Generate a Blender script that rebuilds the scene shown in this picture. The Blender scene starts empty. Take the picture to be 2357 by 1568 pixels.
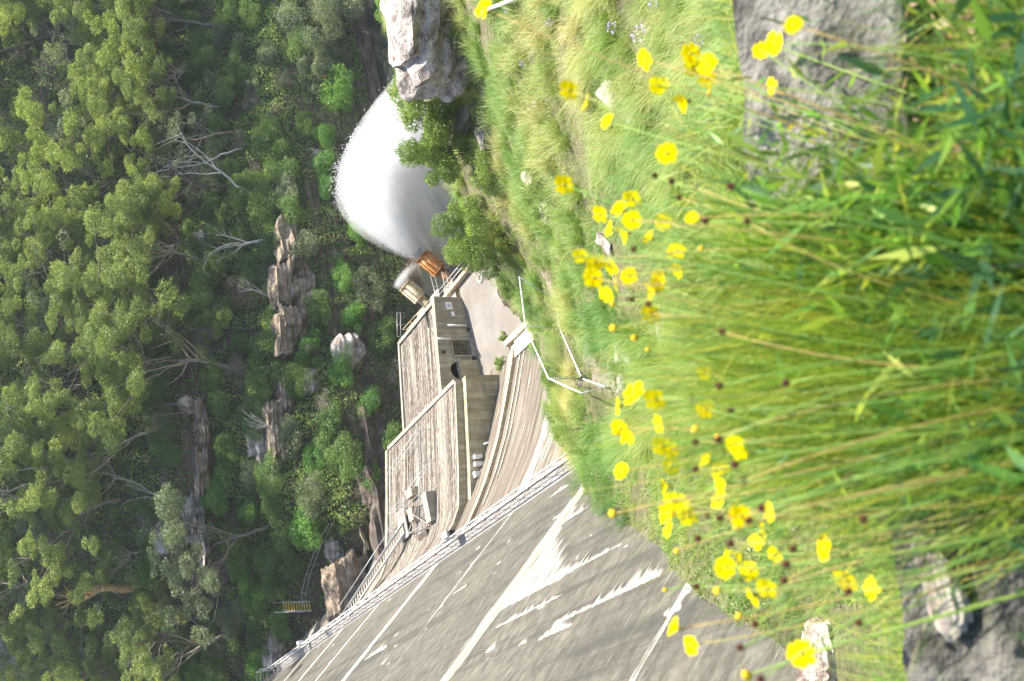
import bpy, math, random
import numpy as np
from mathutils import Vector, Matrix
R = math.radians
random.seed(7); RNG = np.random.default_rng(11)
SC = bpy.context.scene
COL = SC.collection

# ------------------------------------------------------------------ camera
# the photograph was taken upright and is stored lying on its side: world up points to the picture's left
PITCH = R(30); FPX = 2290.0
cam_d = bpy.data.cameras.new('camera'); cam = bpy.data.objects.new('camera', cam_d); COL.objects.link(cam)
SC.camera = cam
cp, sp = math.cos(PITCH), math.sin(PITCH)
Fv, Uv, Rv = Vector((0, cp, -sp)), Vector((0, sp, cp)), Vector((1, 0, 0))
m = Matrix.Identity(4)
for i in range(3):
    m[i][0] = -Uv[i]; m[i][1] = Rv[i]; m[i][2] = -Fv[i]
cam.matrix_world = m
cam_d.sensor_fit = 'HORIZONTAL'; cam_d.sensor_width = 36; cam_d.lens = 35
cam_d.clip_start = 0.05; cam_d.clip_end = 3000
cam_d.dof.use_dof = True; cam_d.dof.focus_distance = 60; cam_d.dof.aperture_fstop = 2.6

# ------------------------------------------------------------------ light
SUN_EL, SUN_H = R(57), Vector((0.69, 0.73)).normalized()
w = bpy.data.worlds.new("World"); SC.world = w; w.use_nodes = True
nt = w.node_tree
sky = nt.nodes.new('ShaderNodeTexSky'); sky.sky_type = 'NISHITA'; sky.sun_disc = False
sky.sun_elevation = SUN_EL; sky.sun_rotation = math.atan2(SUN_H.x, SUN_H.y)
bg = nt.nodes['Background']; bg.inputs[1].default_value = 0.14
nt.links.new(sky.outputs[0], bg.inputs[0])
sl = bpy.data.lights.new('sun', 'SUN'); sl.energy = 5; sl.angle = R(0.53); sl.color = (1, 0.93, 0.80)
so = bpy.data.objects.new('sun', sl); COL.objects.link(so)
sd = Vector((SUN_H.x*math.cos(SUN_EL), SUN_H.y*math.cos(SUN_EL), math.sin(SUN_EL)))
so.rotation_euler = sd.to_track_quat('Z', 'Y').to_euler(); so.location = (0, 0, 60)
SC.view_settings.view_transform = 'Standard'; SC.view_settings.look = 'None'
SC.view_settings.exposure = 1.42; SC.view_settings.gamma = 1
SC.cycles.max_bounces = 22; SC.cycles.diffuse_bounces = 4; SC.cycles.transmission_bounces = 4; SC.cycles.transparent_max_bounces = 6
SC.cycles.volume_bounces = 20

# ------------------------------------------------------------------ frames
ES = Vector((-0.4415, 0.8972)); ET = Vector((0.8972, 0.4415))     # along the dam / downstream
def W(s, t, z): return Vector((ES.x*s + ET.x*t, ES.y*s + ET.y*t, z))
def ray(ix, iy):
    xc = (1568 - iy) - 784; yc = ix - 1178
    d = Fv*FPX + Rv*xc - Uv*yc
    return d.normalized()
def st(x, y): return ES.x*x + ES.y*y, ET.x*x + ET.y*y

def pnoise(x, y, f, seed=0):
    r = np.random.default_rng(seed); o = 0
    for k in range(5):
        a = r.uniform(0, 6.28); b = r.uniform(0.7, 1.4)*f; p = r.uniform(0, 6.28)
        o = o + np.sin((x*math.cos(a) + y*math.sin(a))*b + p + 1.3*np.sin((y*math.cos(a) - x*math.sin(a))*b*0.7 + p*2))
    return o/5
def H(x, y):
    """ground height over the whole valley"""
    x = np.asarray(x, float); y = np.asarray(y, float)
    s = ES.x*x + ES.y*y; t = ET.x*x + ET.y*y
    lipn = np.interp(x, [-0.75, -0.25, 0.5], [0.85, 0.0, 0.1]) + 0.10*np.sin(x*5.3 + 1) + 0.05*np.sin(x*13.7)
    yl = y + lipn*np.clip((y - 0.8)/1.0, 0, 1)*np.clip((9 - y)/5, 0, 1)
    bank = np.interp(yl, [-6, 0, 1.0, 2.0, 2.7, 3.1, 4, 6, 8, 12, 14.2, 30, 43, 53, 66, 75, 90],
                        [-1.7, -1.8, -2.5, -2.62, -2.7, -3.3, -5.4, -8.6, -10.6, -14.0, -15.5, -23.2, -29.3, -35.2, -41, -45.3, -52])
    bank = bank + 0.0078*np.maximum(x, 0)*np.maximum(y - 3, 0)
    amp = np.clip((y - 8)/12, 0, 1)
    bank = bank + amp*(0.45*pnoise(x, y, 0.45, 3) + 0.18*pnoise(x, y, 1.6, 4))
    sb = np.interp(t, [33.2, 38.8], [66.0, 70.2])
    dd0 = np.maximum(sb - s, 0); drop = -45 + 0.6*dd0 + 0.013*dd0**2
    bank = bank + np.clip((t - 33)/5, 0, 1)*1.6*np.exp(-((s - 64)/8)**2)
    near = np.minimum(bank, drop)
    terr = np.where(t > 44, 73.4, 78.5)
    flat = np.where(s < terr, -45.0, -50.5)
    flat = np.where((t > 100), -50.5, flat)
    near = np.where(s < sb, np.maximum(near, -45.0), flat)
    near = np.where((t > 88) & (s < 73.4), np.minimum(near, np.maximum(-45 - (t - 88)*0.6, -50.5)), near)
    d = np.minimum(s - 96.3, ((s - 96.3) - 2.6*(26.6 - t))/2.79) + 0*s
    dw = d + 2.2*pnoise(s, t, 0.09, 5) * np.clip(d/12, 0, 1) + 0.8*pnoise(s, t, 0.4, 6)*np.clip(d/6, 0, 1)
    far = np.interp(dw, [-9, -5.5, -3.4, 0, 3, 8, 15, 16.2, 26, 27.5, 42, 60, 120],
                        [-50.5, -49.2, -45.0, -38.3, -36.2, -32.5, -27.8, -24.2, -16.5, -12.5, -1, 14, 60])
    far = far + 0.35*pnoise(s, t, 0.8, 8)*np.clip((d + 3)/6, 0, 1)
    return np.where(d > -9, np.maximum(far, near), near)
def h(x, y): return float(H(x, y))
def at(ix, iy, dmin=9.0):
    """the ground point seen in that direction"""
    d = ray(ix, iy); k = np.arange(dmin, 420, 0.25)
    X, Y, Z = d.x*k, d.y*k, d.z*k
    below = np.nonzero(Z < H(X, Y))[0]
    i = below[0] if len(below) else len(k) - 1
    return Vector((X[i], Y[i], h(X[i], Y[i])))
def at_z(ix, iy, z):
    d = ray(ix, iy); return d*(z/d.z)
def face_hit(ix, iy):
    d = ray(ix, iy); dt = d.x*ET.x + d.y*ET.y
    return d*(-15.4/(d.z + 1.205*dt))

# ------------------------------------------------------------------ mesh helpers
def tag(o, label=None, cat=None, group=None, kind=None):
    if label: o['label'] = label
    if cat: o['category'] = cat
    if group: o['group'] = group
    if kind: o['kind'] = kind
    return o
def empty(name, loc, label, cat, group=None):
    o = bpy.data.objects.new(name, None); o.empty_display_size = 0.2; o.location = loc; COL.objects.link(o)
    bpy.context.view_layer.update() if False else None
    return tag(o, label, cat, group)
def link(name, me, mat, parent=None, world=True):
    o = bpy.data.objects.new(name, me); COL.objects.link(o)
    if mat and not me.materials: me.materials.append(mat)
    if parent is not None:
        o.parent = parent
        if world: o.matrix_parent_inverse = Matrix.Translation(parent.location).inverted()
    return o
def np_mesh(name, V, F, attrs=None, smooth=False):
    """V (n,3), F (m,k) same-size faces"""
    me = bpy.data.meshes.new(name); V = np.asarray(V, np.float32); F = np.asarray(F, np.int32)
    n, k = F.shape
    me.vertices.add(len(V)); me.vertices.foreach_set('co', V.ravel())
    me.loops.add(n*k); me.loops.foreach_set('vertex_index', F.ravel())
    me.polygons.add(n); me.polygons.foreach_set('loop_start', np.arange(0, n*k, k, dtype=np.int32))
    try: me.polygons.foreach_set('loop_total', np.full(n, k, np.int32))
    except Exception: pass
    if smooth: me.polygons.foreach_set('use_smooth', np.ones(n, bool))
    for a, v in (attrs or {}).items():
        v = np.asarray(v, np.float32)
        if v.ndim == 1: me.attributes.new(a, 'FLOAT', 'POINT').data.foreach_set('value', v)
        else: me.attributes.new(a, 'FLOAT_VECTOR', 'POINT').data.foreach_set('vector', v.ravel())
    me.update(calc_edges=True); me.validate()
    return me
class MB:
    def __init__(self): self.v = []; self.f = []; self.q = []
    def add(self, pts, faces, q=None):
        b = len(self.v); self.v += [tuple(p) for p in pts]; self.f += [tuple(b + i for i in f) for f in faces]
        self.q += [tuple(x) for x in (q or pts)]
        return self
    BF = [(0, 3, 2, 1), (4, 5, 6, 7), (0, 1, 5, 4), (1, 2, 6, 5), (2, 3, 7, 6), (3, 0, 4, 7)]
    def hexa(self, c): return self.add(c, self.BF)
    def box(self, s0, s1, t0, t1, z0, z1, z1b=None):
        """box in dam coordinates; z1b = top height at t1"""
        zb = z1 if z1b is None else z1b
        q = [(s0, t0, z0), (s1, t0, z0), (s1, t1, z0), (s0, t1, z0), (s0, t0, z1), (s1, t0, z1), (s1, t1, zb), (s0, t1, zb)]
        return self.add([W(*p) for p in q], [tuple(reversed(f)) for f in self.BF] if False else self.BF, q)
    def bar(self, a, b, w, hgt, up=Vector((0, 0, 1))):
        a, b = Vector(a), Vector(b); d = (b - a).normalized()
        sd_ = d.cross(up)
        if sd_.length < 1e-3: sd_ = d.cross(Vector((1, 0, 0)))
        sd_.normalize(); u = sd_.cross(d).normalized()
        c = []
        for e in (a, b):
            for (i, j) in ((-1, -1), (1, -1), (1, 1), (-1, 1)): c.append(e + sd_*i*w/2 + u*j*hgt/2)
        return self.add(c, [(0, 1, 2, 3), (7, 6, 5, 4), (0, 4, 5, 1), (1, 5, 6, 2), (2, 6, 7, 3), (3, 7, 4, 0)])
    def tube(self, pts, rad, n=8, cap=True):
        pts = [Vector(p) for p in pts]
        if not hasattr(rad, '__len__'): rad = [rad]*len(pts)
        b = len(self.v); ref = Vector((0.13, 0.31, 0.94))
        for i, p in enumerate(pts):
            d = (pts[min(i + 1, len(pts) - 1)] - pts[max(i - 1, 0)]).normalized()
            a = d.cross(ref)
            if a.length < 0.05: a = d.cross(Vector((1, 0, 0)))
            a.normalize(); c = d.cross(a)
            for j in range(n):
                th = 6.28318*j/n; self.v.append(tuple(p + (a*math.cos(th) + c*math.sin(th))*rad[i])); self.q.append(tuple(p))
        for i in range(len(pts) - 1):
            for j in range(n):
                k = (j + 1) % n
                self.f.append((b + i*n + j, b + i*n + k, b + (i + 1)*n + k, b + (i + 1)*n + j))
        if cap:
            self.f.append(tuple(b + j for j in range(n))[::-1]); e = b + (len(pts) - 1)*n
            self.f.append(tuple(e + j for j in range(n)))
        return self
    def mesh(self, name, smooth=False):
        me = bpy.data.meshes.new(name); me.from_pydata(self.v, [], self.f)
        a = me.attributes.new('stz', 'FLOAT_VECTOR', 'POINT'); a.data.foreach_set('vector', np.array(self.q, np.float32).ravel())
        if smooth: me.polygons.foreach_set('use_smooth', [True]*len(me.polygons))
        me.update(); return me
    def build(self, name, mat, parent=None, smooth=False):
        return link(name, self.mesh(name, smooth), mat, parent)

# ------------------------------------------------------------------ materials
class N:
    def __init__(self, name):
        self.m = bpy.data.materials.new(name); self.m.use_nodes = True
        self.t = self.m.node_tree; self.b = self.t.nodes['Principled BSDF']; self.out = self.t.nodes['Material Output']
        self.b.inputs['Specular IOR Level'].default_value = 0.25
    def n(self, typ, **k):
        x = self.t.nodes.new('ShaderNode' + typ)
        for a, v in k.items(): setattr(x, a, v)
        return x
    def l(self, a, b): self.t.links.new(a, b)
    def attr(self, name): return self.n('Attribute', attribute_name=name)
    def vec(self, src='Object', scale=(1, 1, 1), rot=(0, 0, 0)):
        if src == 'Object': o = self.n('TexCoord').outputs['Object']
        else: o = self.attr(src).outputs['Vector']
        mp = self.n('Mapping'); mp.inputs['Scale'].default_value = scale; mp.inputs['Rotation'].default_value = rot
        self.l(o, mp.inputs['Vector']); return mp.outputs[0]
    def noise(self, vec, scale=1, detail=4, rough=0.6):
        x = self.n('TexNoise'); x.inputs['Scale'].default_value = scale; x.inputs['Detail'].default_value = detail
        x.inputs['Roughness'].default_value = rough; self.l(vec, x.inputs['Vector']); return x.outputs['Fac']
    def ramp(self, fac, stops, interp='LINEAR'):
        x = self.n('ValToRGB'); r = x.color_ramp; r.interpolation = interp
        while len(r.elements) < len(stops): r.elements.new(0.5)
        for e, (p, c) in zip(r.elements, stops):
            e.position = p; e.color = (*c, 1) if hasattr(c, '__len__') else (c, c, c, 1)
        self.l(fac, x.inputs[0]); return x.outputs[0]
    def mix(self, fac, a, b, mode='MIX'):
        x = self.n('Mix', data_type='RGBA', blend_type=mode)
        for s_, v in ((x.inputs[0], fac), (x.inputs[6], a), (x.inputs[7], b)):
            if hasattr(v, 'links'): self.l(v, s_)
            elif hasattr(v, '__len__'): s_.default_value = (*v, 1)
            else: s_.default_value = v
        return x.outputs[2]
    def math(self, op, a, b=0.0, clamp=False):
        x = self.n('Math', operation=op); x.use_clamp = clamp
        for s_, v in ((x.inputs[0], a), (x.inputs[1], b)):
            if hasattr(v, 'links'): self.l(v, s_)
            else: s_.default_value = v
        return x.outputs[0]
    def base(self, c, rough=0.85):
        if hasattr(c, 'links'): self.l(c, self.b.inputs['Base Color'])
        else: self.b.inputs['Base Color'].default_value = (*c, 1)
        self.b.inputs['Roughness'].default_value = rough; return self
    def bump(self, fac, dist=0.05, strength=0.6):
        x = self.n('Bump'); x.inputs['Distance'].default_value = dist; x.inputs['Strength'].default_value = strength
        self.l(fac, x.inputs['Height']); self.l(x.outputs[0], self.b.inputs['Normal']); return self

def simple(name, c, rough=0.6, metal=0, var=0.25, scale=8):
    k = N(name); f = k.noise(k.vec(), scale, 4)
    lo = [v*(1 - var) for v in c]; hi = [min(1, v*(1 + var)) for v in c]
    k.base(k.ramp(f, [(0.3, lo), (0.7, hi)]), rough); k.b.inputs['Metallic'].default_value = metal
    k.bump(f, 0.01, 0.3); return k.m

def leaf_mat(name, c0, c1, c2, trans=0.4, rnd=0.35):
    k = N(name); a = k.attr('tint').outputs['Fac']; oi = k.n('ObjectInfo').outputs['Random']
    v = k.math('ADD', k.math('MULTIPLY', a, 1 - rnd), k.math('MULTIPLY', oi, rnd))
    col = k.ramp(v, [(0.15, c0), (0.5, c1), (0.85, c2)])
    d = k.n('BsdfDiffuse'); t = k.n('BsdfTranslucent'); mx = k.n('MixShader'); mx.inputs[0].default_value = trans
    k.l(col, d.inputs[0]); k.l(k.mix(0.25, col, (0.5, 0.6, 0.05), 'MIX'), t.inputs[0])
    g = k.n('BsdfGlossy'); g.inputs['Roughness'].default_value = 0.5; g.inputs[0].default_value = (0.8, 0.85, 0.8, 1)
    m2 = k.n('MixShader'); m2.inputs[0].default_value = 0.035
    k.l(d.outputs[0], mx.inputs[1]); k.l(t.outputs[0], mx.inputs[2])
    k.l(mx.outputs[0], m2.inputs[1]); k.l(g.outputs[0], m2.inputs[2]); k.l(m2.outputs[0], k.out.inputs[0])
    return k.m

M = {}
# weathered concrete of the dam face: everything in (s = along, t, z) coordinates
def dam_face_mat():
    k = N('dam_face_concrete'); q = k.attr('sdv').outputs['Vector']      # (along, down-slope distance, height)
    sep = k.n('SeparateXYZ'); k.l(q, sep.inputs[0]); S, D_, Z = sep.outputs
    wm = k.attr('white').outputs['Fac']; lo = k.attr('lower').outputs['Fac']
    def nz(sc, detail=4, r=0.6): return k.noise(k.vec('sdv', sc), 1, detail, r)
    mott = nz((2.2, 1.1, 0), 6, 0.72); big = nz((0.12, 0.05, 0), 3)
    strk = nz((3.0, 0.10, 0), 5, 0.65); fine = nz((9, 9, 0), 3, 0.7); strk2 = nz((0.55, 0.035, 0), 4, 0.6)
    up = k.ramp(mott, [(0.3, (0.055, 0.049, 0.038)), (0.5, (0.118, 0.108, 0.088)), (0.7, (0.2, 0.185, 0.155))])
    up = k.mix(k.ramp(big, [(0.35, 0.0), (0.7, 0.55)]), up, (0.05, 0.05, 0.04))
    up = k.mix(k.ramp(strk2, [(0.5, 0.0), (0.72, 0.5)]), up, (0.19, 0.165, 0.135))
    lw = k.ramp(strk, [(0.3, (0.06, 0.048, 0.037)), (0.47, (0.135, 0.112, 0.088)), (0.58, (0.19, 0.163, 0.132)), (0.7, (0.38, 0.34, 0.28))])
    col = k.mix(lo, up, lw)
    fs_ = k.noise(k.vec('sdv', (5.0, 0.22, 0)), 1, 6, 0.75); col = k.mix(k.ramp(fs_, [(0.60, 0.0), (0.68, 0.75)]), col, (0.42, 0.38, 0.32))
    db = k.noise(k.vec('sdv', (0.03, 0.6, 0)), 1, 6, 0.7); col = k.mix(k.math('MULTIPLY', k.ramp(db, [(0.50, 0.0), (0.6, 0.65)]), k.math('SUBTRACT', 1.0, lo)), col, (0.05, 0.048, 0.042))
    # dark thin lift lines, 1.52 m apart down the slope
    fr = k.math('FRACT', k.math('DIVIDE', D_, 1.95))
    line = k.math('MULTIPLY', k.math('GREATER_THAN', fr, 0.965), k.ramp(nz((0.7, 3, 0), 3), [(0.45, 0.0), (0.65, 0.35)]))
    col = k.mix(line, col, (0.07, 0.065, 0.055))
    # white lime runs: broken up by fine streaks
    edge = nz((4.5, 0.35, 0), 5, 0.7)
    msk = k.math('MULTIPLY', k.math('SUBTRACT', k.math('ADD', wm, k.math('MULTIPLY', edge, 2.2)), 1.6), 2.0, True)
    wc = k.ramp(nz((6, 0.5, 0), 4), [(0.35, (0.34, 0.30, 0.245)), (0.6, (0.74, 0.7, 0.64))])
    wc = k.mix(k.math('MULTIPLY', k.attr('rust').outputs['Fac'], 0.8), wc, (0.34, 0.22, 0.10))
    col = k.mix(msk, col, wc)
    col = k.mix(k.ramp(fine, [(0.35, 0.28), (0.55, 0.0)]), col, (0.05, 0.05, 0.045))
    k.base(col, 0.9); k.bump(k.math('ADD', mott, fine), 0.04, 0.5); return k.m
def concrete(name, c, dark=0.45, stain=(0.05, 0.045, 0.035), src='stz', sc=(0.9, 0.9, 0.9), streak=(2.4, 2.4, 0.25), amt=0.7):
    k = N(name); a = k.noise(k.vec(src, sc), 1, 6, 0.65); b = k.noise(k.vec(src, streak), 1, 5, 0.6); f = k.noise(k.vec(src, (14, 14, 14)), 1, 3)
    col = k.ramp(a, [(0.28, [v*dark for v in c]), (0.55, c), (0.75, [min(0.9, v*1.35) for v in c])])
    col = k.mix(k.ramp(b, [(0.42, amt), (0.6, 0.0)]), col, stain)
    col = k.mix(k.ramp(f, [(0.3, 0.25), (0.5, 0.0)]), col, [v*0.4 for v in c])
    k.base(col, 0.88); k.bump(k.math('ADD', a, f), 0.03, 0.5); return k.m
def chute_mat():
    k = N('eroded_spillway_concrete')
    a = k.noise(k.vec('stz', (7.5, 0.09, 0)), 1, 3, 0.55); b = k.noise(k.vec('stz', (11, 1.6, 0)), 1, 6, 0.75)
    w_ = k.noise(k.vec('stz', (0.35, 0.02, 0)), 1, 2); c = k.noise(k.vec('stz', (7, 3, 0)), 1, 4, 0.7)
    v = k.math('ADD', k.math('MULTIPLY', a, 0.5), k.math('MULTIPLY', b, 0.5))
    col = k.ramp(v, [(0.42, (0.022, 0.018, 0.015)), (0.47, (0.062, 0.05, 0.041)), (0.51, (0.13, 0.11, 0.092)), (0.56, (0.40, 0.36, 0.30))])
    col = k.mix(k.ramp(w_, [(0.52, 0.0), (0.68, 0.3)]), col, (0.45, 0.40, 0.33))
    col = k.mix(k.ramp(c, [(0.36, 0.55), (0.5, 0.0)]), col, (0.13, 0.10, 0.09))
    k.base(col, 0.9); k.bump(v, 0.15, 0.8); return k.m
def rock_mat(name, cols, sc=0.7, layer=2.5, dark=(0.03, 0.025, 0.02)):
    k = N(name); v = k.vec('Object', (sc, sc, sc)); a = k.noise(v, 1, 8, 0.7)
    b = k.noise(k.vec('Object', (0.8*sc, 0.8*sc, layer)), 1, 5, 0.7); f = k.noise(k.vec('Object', (6, 6, 6)), 1, 5, 0.7)
    col = k.ramp(a, [(0.3, cols[0]), (0.5, cols[1]), (0.68, cols[2])])
    col = k.mix(k.ramp(b, [(0.36, 0.8), (0.5, 0.0)]), col, dark)
    col = k.mix(k.ramp(f, [(0.35, 0.45), (0.52, 0.0)]), col, dark)
    k.base(col, 0.95); k.bump(k.math('ADD', k.math('MULTIPLY', a, 0.6), k.math('MULTIPLY', b, 1.0)), 0.4, 0.9); return k.m
def ground_mat(name, cols, rock=None):
    k = N(name); a = k.noise(k.vec('Object', (0.25, 0.25, 0.25)), 1, 7, 0.7); f = k.noise(k.vec('Object', (3, 3, 3)), 1, 6, 0.75)
    c = k.noise(k.vec('Object', (20, 20, 20)), 1, 4, 0.7)
    col = k.ramp(k.math('ADD', k.math('MULTIPLY', a, 0.5), k.math('MULTIPLY', f, 0.5)), [(0.38, cols[0]), (0.5, cols[1]), (0.62, cols[2])])
    col = k.mix(k.ramp(c, [(0.38, 0.6), (0.52, 0.0)]), col, [v*0.35 for v in cols[0]])
    if rock:
        g = k.n('NewGeometry'); sp_ = k.n('SeparateXYZ'); k.l(g.outputs['True Normal'], sp_.inputs[0])
        b = k.noise(k.vec('Object', (0.25, 0.25, 2.2)), 1, 6, 0.7)
        rc = k.ramp(b, [(0.35, rock[0]), (0.5, rock[1]), (0.65, rock[2])])
        col = k.mix(k.ramp(sp_.outputs[2], [(0.55, 1.0), (0.72, 0.0)]), col, rc)
    k.base(col, 0.95); k.bump(k.math('ADD', f, c), 0.12, 0.8); return k.m

M['face'] = dam_face_mat()
M['olive'] = concrete('stained_training_wall_concrete', (0.46, 0.405, 0.285), 0.6, (0.19, 0.16, 0.085), streak=(1.2, 1.2, 0.12), amt=0.6)
M['facade'] = concrete('outlet_house_concrete', (0.42, 0.375, 0.285), 0.6, (0.16, 0.13, 0.08), amt=0.5)
M['pale'] = concrete('pale_concrete', (0.4, 0.36, 0.3), 0.7, (0.2, 0.17, 0.13), amt=0.5)
M['kerb'] = concrete('cream_kerb_concrete', (0.58, 0.5, 0.36), 0.7, (0.3, 0.2, 0.09), amt=0.5)
M['chute'] = chute_mat()
M['drive'] = concrete('driveway_concrete', (0.235, 0.215, 0.195), 0.75, (0.16, 0.135, 0.11), 'Object', (0.5, 0.5, 0.5), (0.16, 0.16, 0.16), 0.6)
M['grey'] = concrete('walkway_concrete', (0.3, 0.28, 0.26), 0.75, (0.22, 0.20, 0.18), amt=0.4)
M['rock'] = rock_mat('sandstone', [(0.13, 0.10, 0.07), (0.28, 0.215, 0.155), (0.45, 0.37, 0.29)])
M['pale_rock'] = rock_mat('bleached_sandstone', [(0.22, 0.18, 0.155), (0.46, 0.40, 0.35), (0.7, 0.64, 0.58)], 1.2, 1.2, (0.09, 0.06, 0.05))
M['dark_rock'] = rock_mat('wet_dark_sandstone', [(0.05, 0.04, 0.035), (0.11, 0.085, 0.07), (0.22, 0.17, 0.14)])
M['hill'] = ground_mat('forest_floor', [(0.035, 0.03, 0.02), (0.07, 0.06, 0.035), (0.13, 0.105, 0.065)], [(0.03, 0.025, 0.018), (0.10, 0.075, 0.05), (0.2, 0.155, 0.11)])
M['bank'] = ground_mat('grassy_bank_soil', [(0.07, 0.075, 0.03), (0.15, 0.14, 0.065), (0.30, 0.25, 0.17)])
M['bark'] = simple('grey_bark', (0.16, 0.135, 0.11), 0.9, 0, 0.5, 3)
M['pale_bark'] = simple('smooth_pale_bark', (0.27, 0.23, 0.185), 0.85, 0, 0.4, 2)
M['tan_bark'] = simple('orange_tan_bark', (0.5, 0.31, 0.13), 0.85, 0, 0.3, 2)
M['white_bark'] = simple('bleached_dead_wood', (0.52, 0.48, 0.43), 0.85, 0, 0.25, 3)
M['steel'] = simple('galvanised_steel', (0.55, 0.56, 0.57), 0.45, 0.35, 0.15)
M['white'] = simple('white_paint', (0.8, 0.79, 0.77), 0.5, 0, 0.06)
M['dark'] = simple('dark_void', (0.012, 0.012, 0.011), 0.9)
M['black'] = simple('black_rubber', (0.025, 0.025, 0.027), 0.7)
M['rust'] = None
def rust_mat(name, a_, b_, c_):
    k = N(name); a = k.noise(k.vec('Object', (1.4, 1.4, 1.4)), 1, 6, 0.7); f = k.noise(k.vec('Object', (7, 7, 7)), 1, 4, 0.7)
    col = k.ramp(k.math('ADD', k.math('MULTIPLY', a, 0.7), k.math('MULTIPLY', f, 0.3)), [(0.36, a_), (0.5, b_), (0.62, c_)])
    k.base(col, 0.7); k.bump(f, 0.02, 0.5); return k.m
M['rust'] = rust_mat('rusted_steel', (0.07, 0.028, 0.012), (0.42, 0.17, 0.035), (0.66, 0.42, 0.22))
M['cream_steel'] = rust_mat('cream_painted_steel', (0.30, 0.2, 0.09), (0.62, 0.52, 0.33), (0.74, 0.68, 0.52))
M['rust_rail'] = simple('rusty_rail', (0.4, 0.22, 0.1), 0.7, 0, 0.4, 5)
M['petal'] = None
k = N('yellow_petals'); f = k.noise(k.vec('Object', (60, 60, 60)), 1, 3)
d = k.n('BsdfDiffuse'); t = k.n('BsdfTranslucent'); mx = k.n('MixShader'); mx.inputs[0].default_value = 0.45
c_ = k.mix(k.math('MULTIPLY', k.n('ObjectInfo').outputs['Random'], 0.7), k.ramp(f, [(0.35, (0.93, 0.74, 0.0)), (0.6, (0.95, 0.88, 0.01))]), (0.92, 0.66, 0.0)); k.l(c_, d.inputs[0]); k.l(c_, t.inputs[0])
k.l(d.outputs[0], mx.inputs[1]); k.l(t.outputs[0], mx.inputs[2]); k.l(mx.outputs[0], k.out.inputs[0]); M['petal'] = k.m
M['bud'] = simple('orange_bud', (0.85, 0.5, 0.02), 0.8, 0, 0.25, 60)
M['centre'] = simple('flower_centre', (0.5, 0.42, 0.02), 0.9, 0, 0.3, 200)
M['seed'] = simple('brown_seed_head', (0.11, 0.04, 0.022), 0.9, 0, 0.5, 200)
M['stem'] = leaf_mat('green_stem', (0.17, 0.32, 0.06), (0.28, 0.42, 0.08), (0.46, 0.32, 0.10), 0.3, 1.0)
M['lilac'] = simple('lilac_petals', (0.5, 0.42, 0.66), 0.8, 0, 0.15, 30)
M['gum'] = leaf_mat('gum_leaves', (0.075, 0.13, 0.035), (0.175, 0.25, 0.055), (0.36, 0.42, 0.10), 0.4)
M['gum_bright'] = leaf_mat('bright_gum_leaves', (0.11, 0.17, 0.035), (0.23, 0.31, 0.05), (0.38, 0.44, 0.09), 0.42)
M['gum_grey'] = leaf_mat('grey_green_leaves', (0.09, 0.125, 0.07), (0.18, 0.22, 0.12), (0.30, 0.34, 0.20), 0.35)
M['shrub'] = leaf_mat('heath_leaves', (0.04, 0.11, 0.03), (0.10, 0.21, 0.045), (0.23, 0.34, 0.085), 0.42)
M['fern'] = leaf_mat('vivid_fern_leaves', (0.04, 0.14, 0.025), (0.09, 0.26, 0.035), (0.22, 0.40, 0.07), 0.42)
M['twigs'] = leaf_mat('dry_twiggy_scrub', (0.11, 0.085, 0.06), (0.20, 0.165, 0.125), (0.32, 0.28, 0.22), 0.1)
M['bush'] = leaf_mat('bush_leaves', (0.07, 0.14, 0.025), (0.16, 0.27, 0.045), (0.32, 0.42, 0.09), 0.42)  # yellowish green leaf tones, spread by the tint attribute
M['grass'] = leaf_mat('bank_grass', (0.06, 0.19, 0.012), (0.20, 0.34, 0.025), (0.50, 0.44, 0.14), 0.4, 0.0)
M['fgrass'] = leaf_mat('foreground_grass', (0.02, 0.10, 0.03), (0.19, 0.42, 0.035), (0.58, 0.50, 0.07), 0.5, 0.0)  # dark low end paints the shade low in the clump into the leaf colour
M['soil'] = ground_mat('dark_foreground_soil', [(0.025, 0.016, 0.01), (0.055, 0.036, 0.022), (0.12, 0.085, 0.055)])
M['under'] = leaf_mat('undergrowth_leaves', (0.06, 0.14, 0.035), (0.15, 0.27, 0.055), (0.34, 0.40, 0.13), 0.42, 0)
M['path'] = ground_mat('trodden_path', [(0.2, 0.16, 0.12), (0.3, 0.25, 0.19), (0.42, 0.36, 0.29)])
M['moss'] = ground_mat('bright_mown_grass', [(0.12, 0.2, 0.02), (0.22, 0.36, 0.03), (0.32, 0.44, 0.05)])

# ================================================================== SETTING
def grid_mesh(name, xs, ys, fn, mat, extra=None, keep=None, label=None):
    X, Y = np.meshgrid(xs, ys); Z = fn(X, Y); V = np.stack([X, Y, Z], -1).reshape(-1, 3)
    ny, nx = X.shape; i = np.arange(ny*nx).reshape(ny, nx)
    F = np.stack([i[:-1, :-1], i[:-1, 1:], i[1:, 1:], i[1:, :-1]], -1).reshape(-1, 4)
    if keep is not None:
        c = V[F].mean(1); F = F[keep(c[:, 0], c[:, 1])]
    o = link(name, np_mesh(name, V, F, smooth=True), mat); return tag(o, kind='structure')
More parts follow.
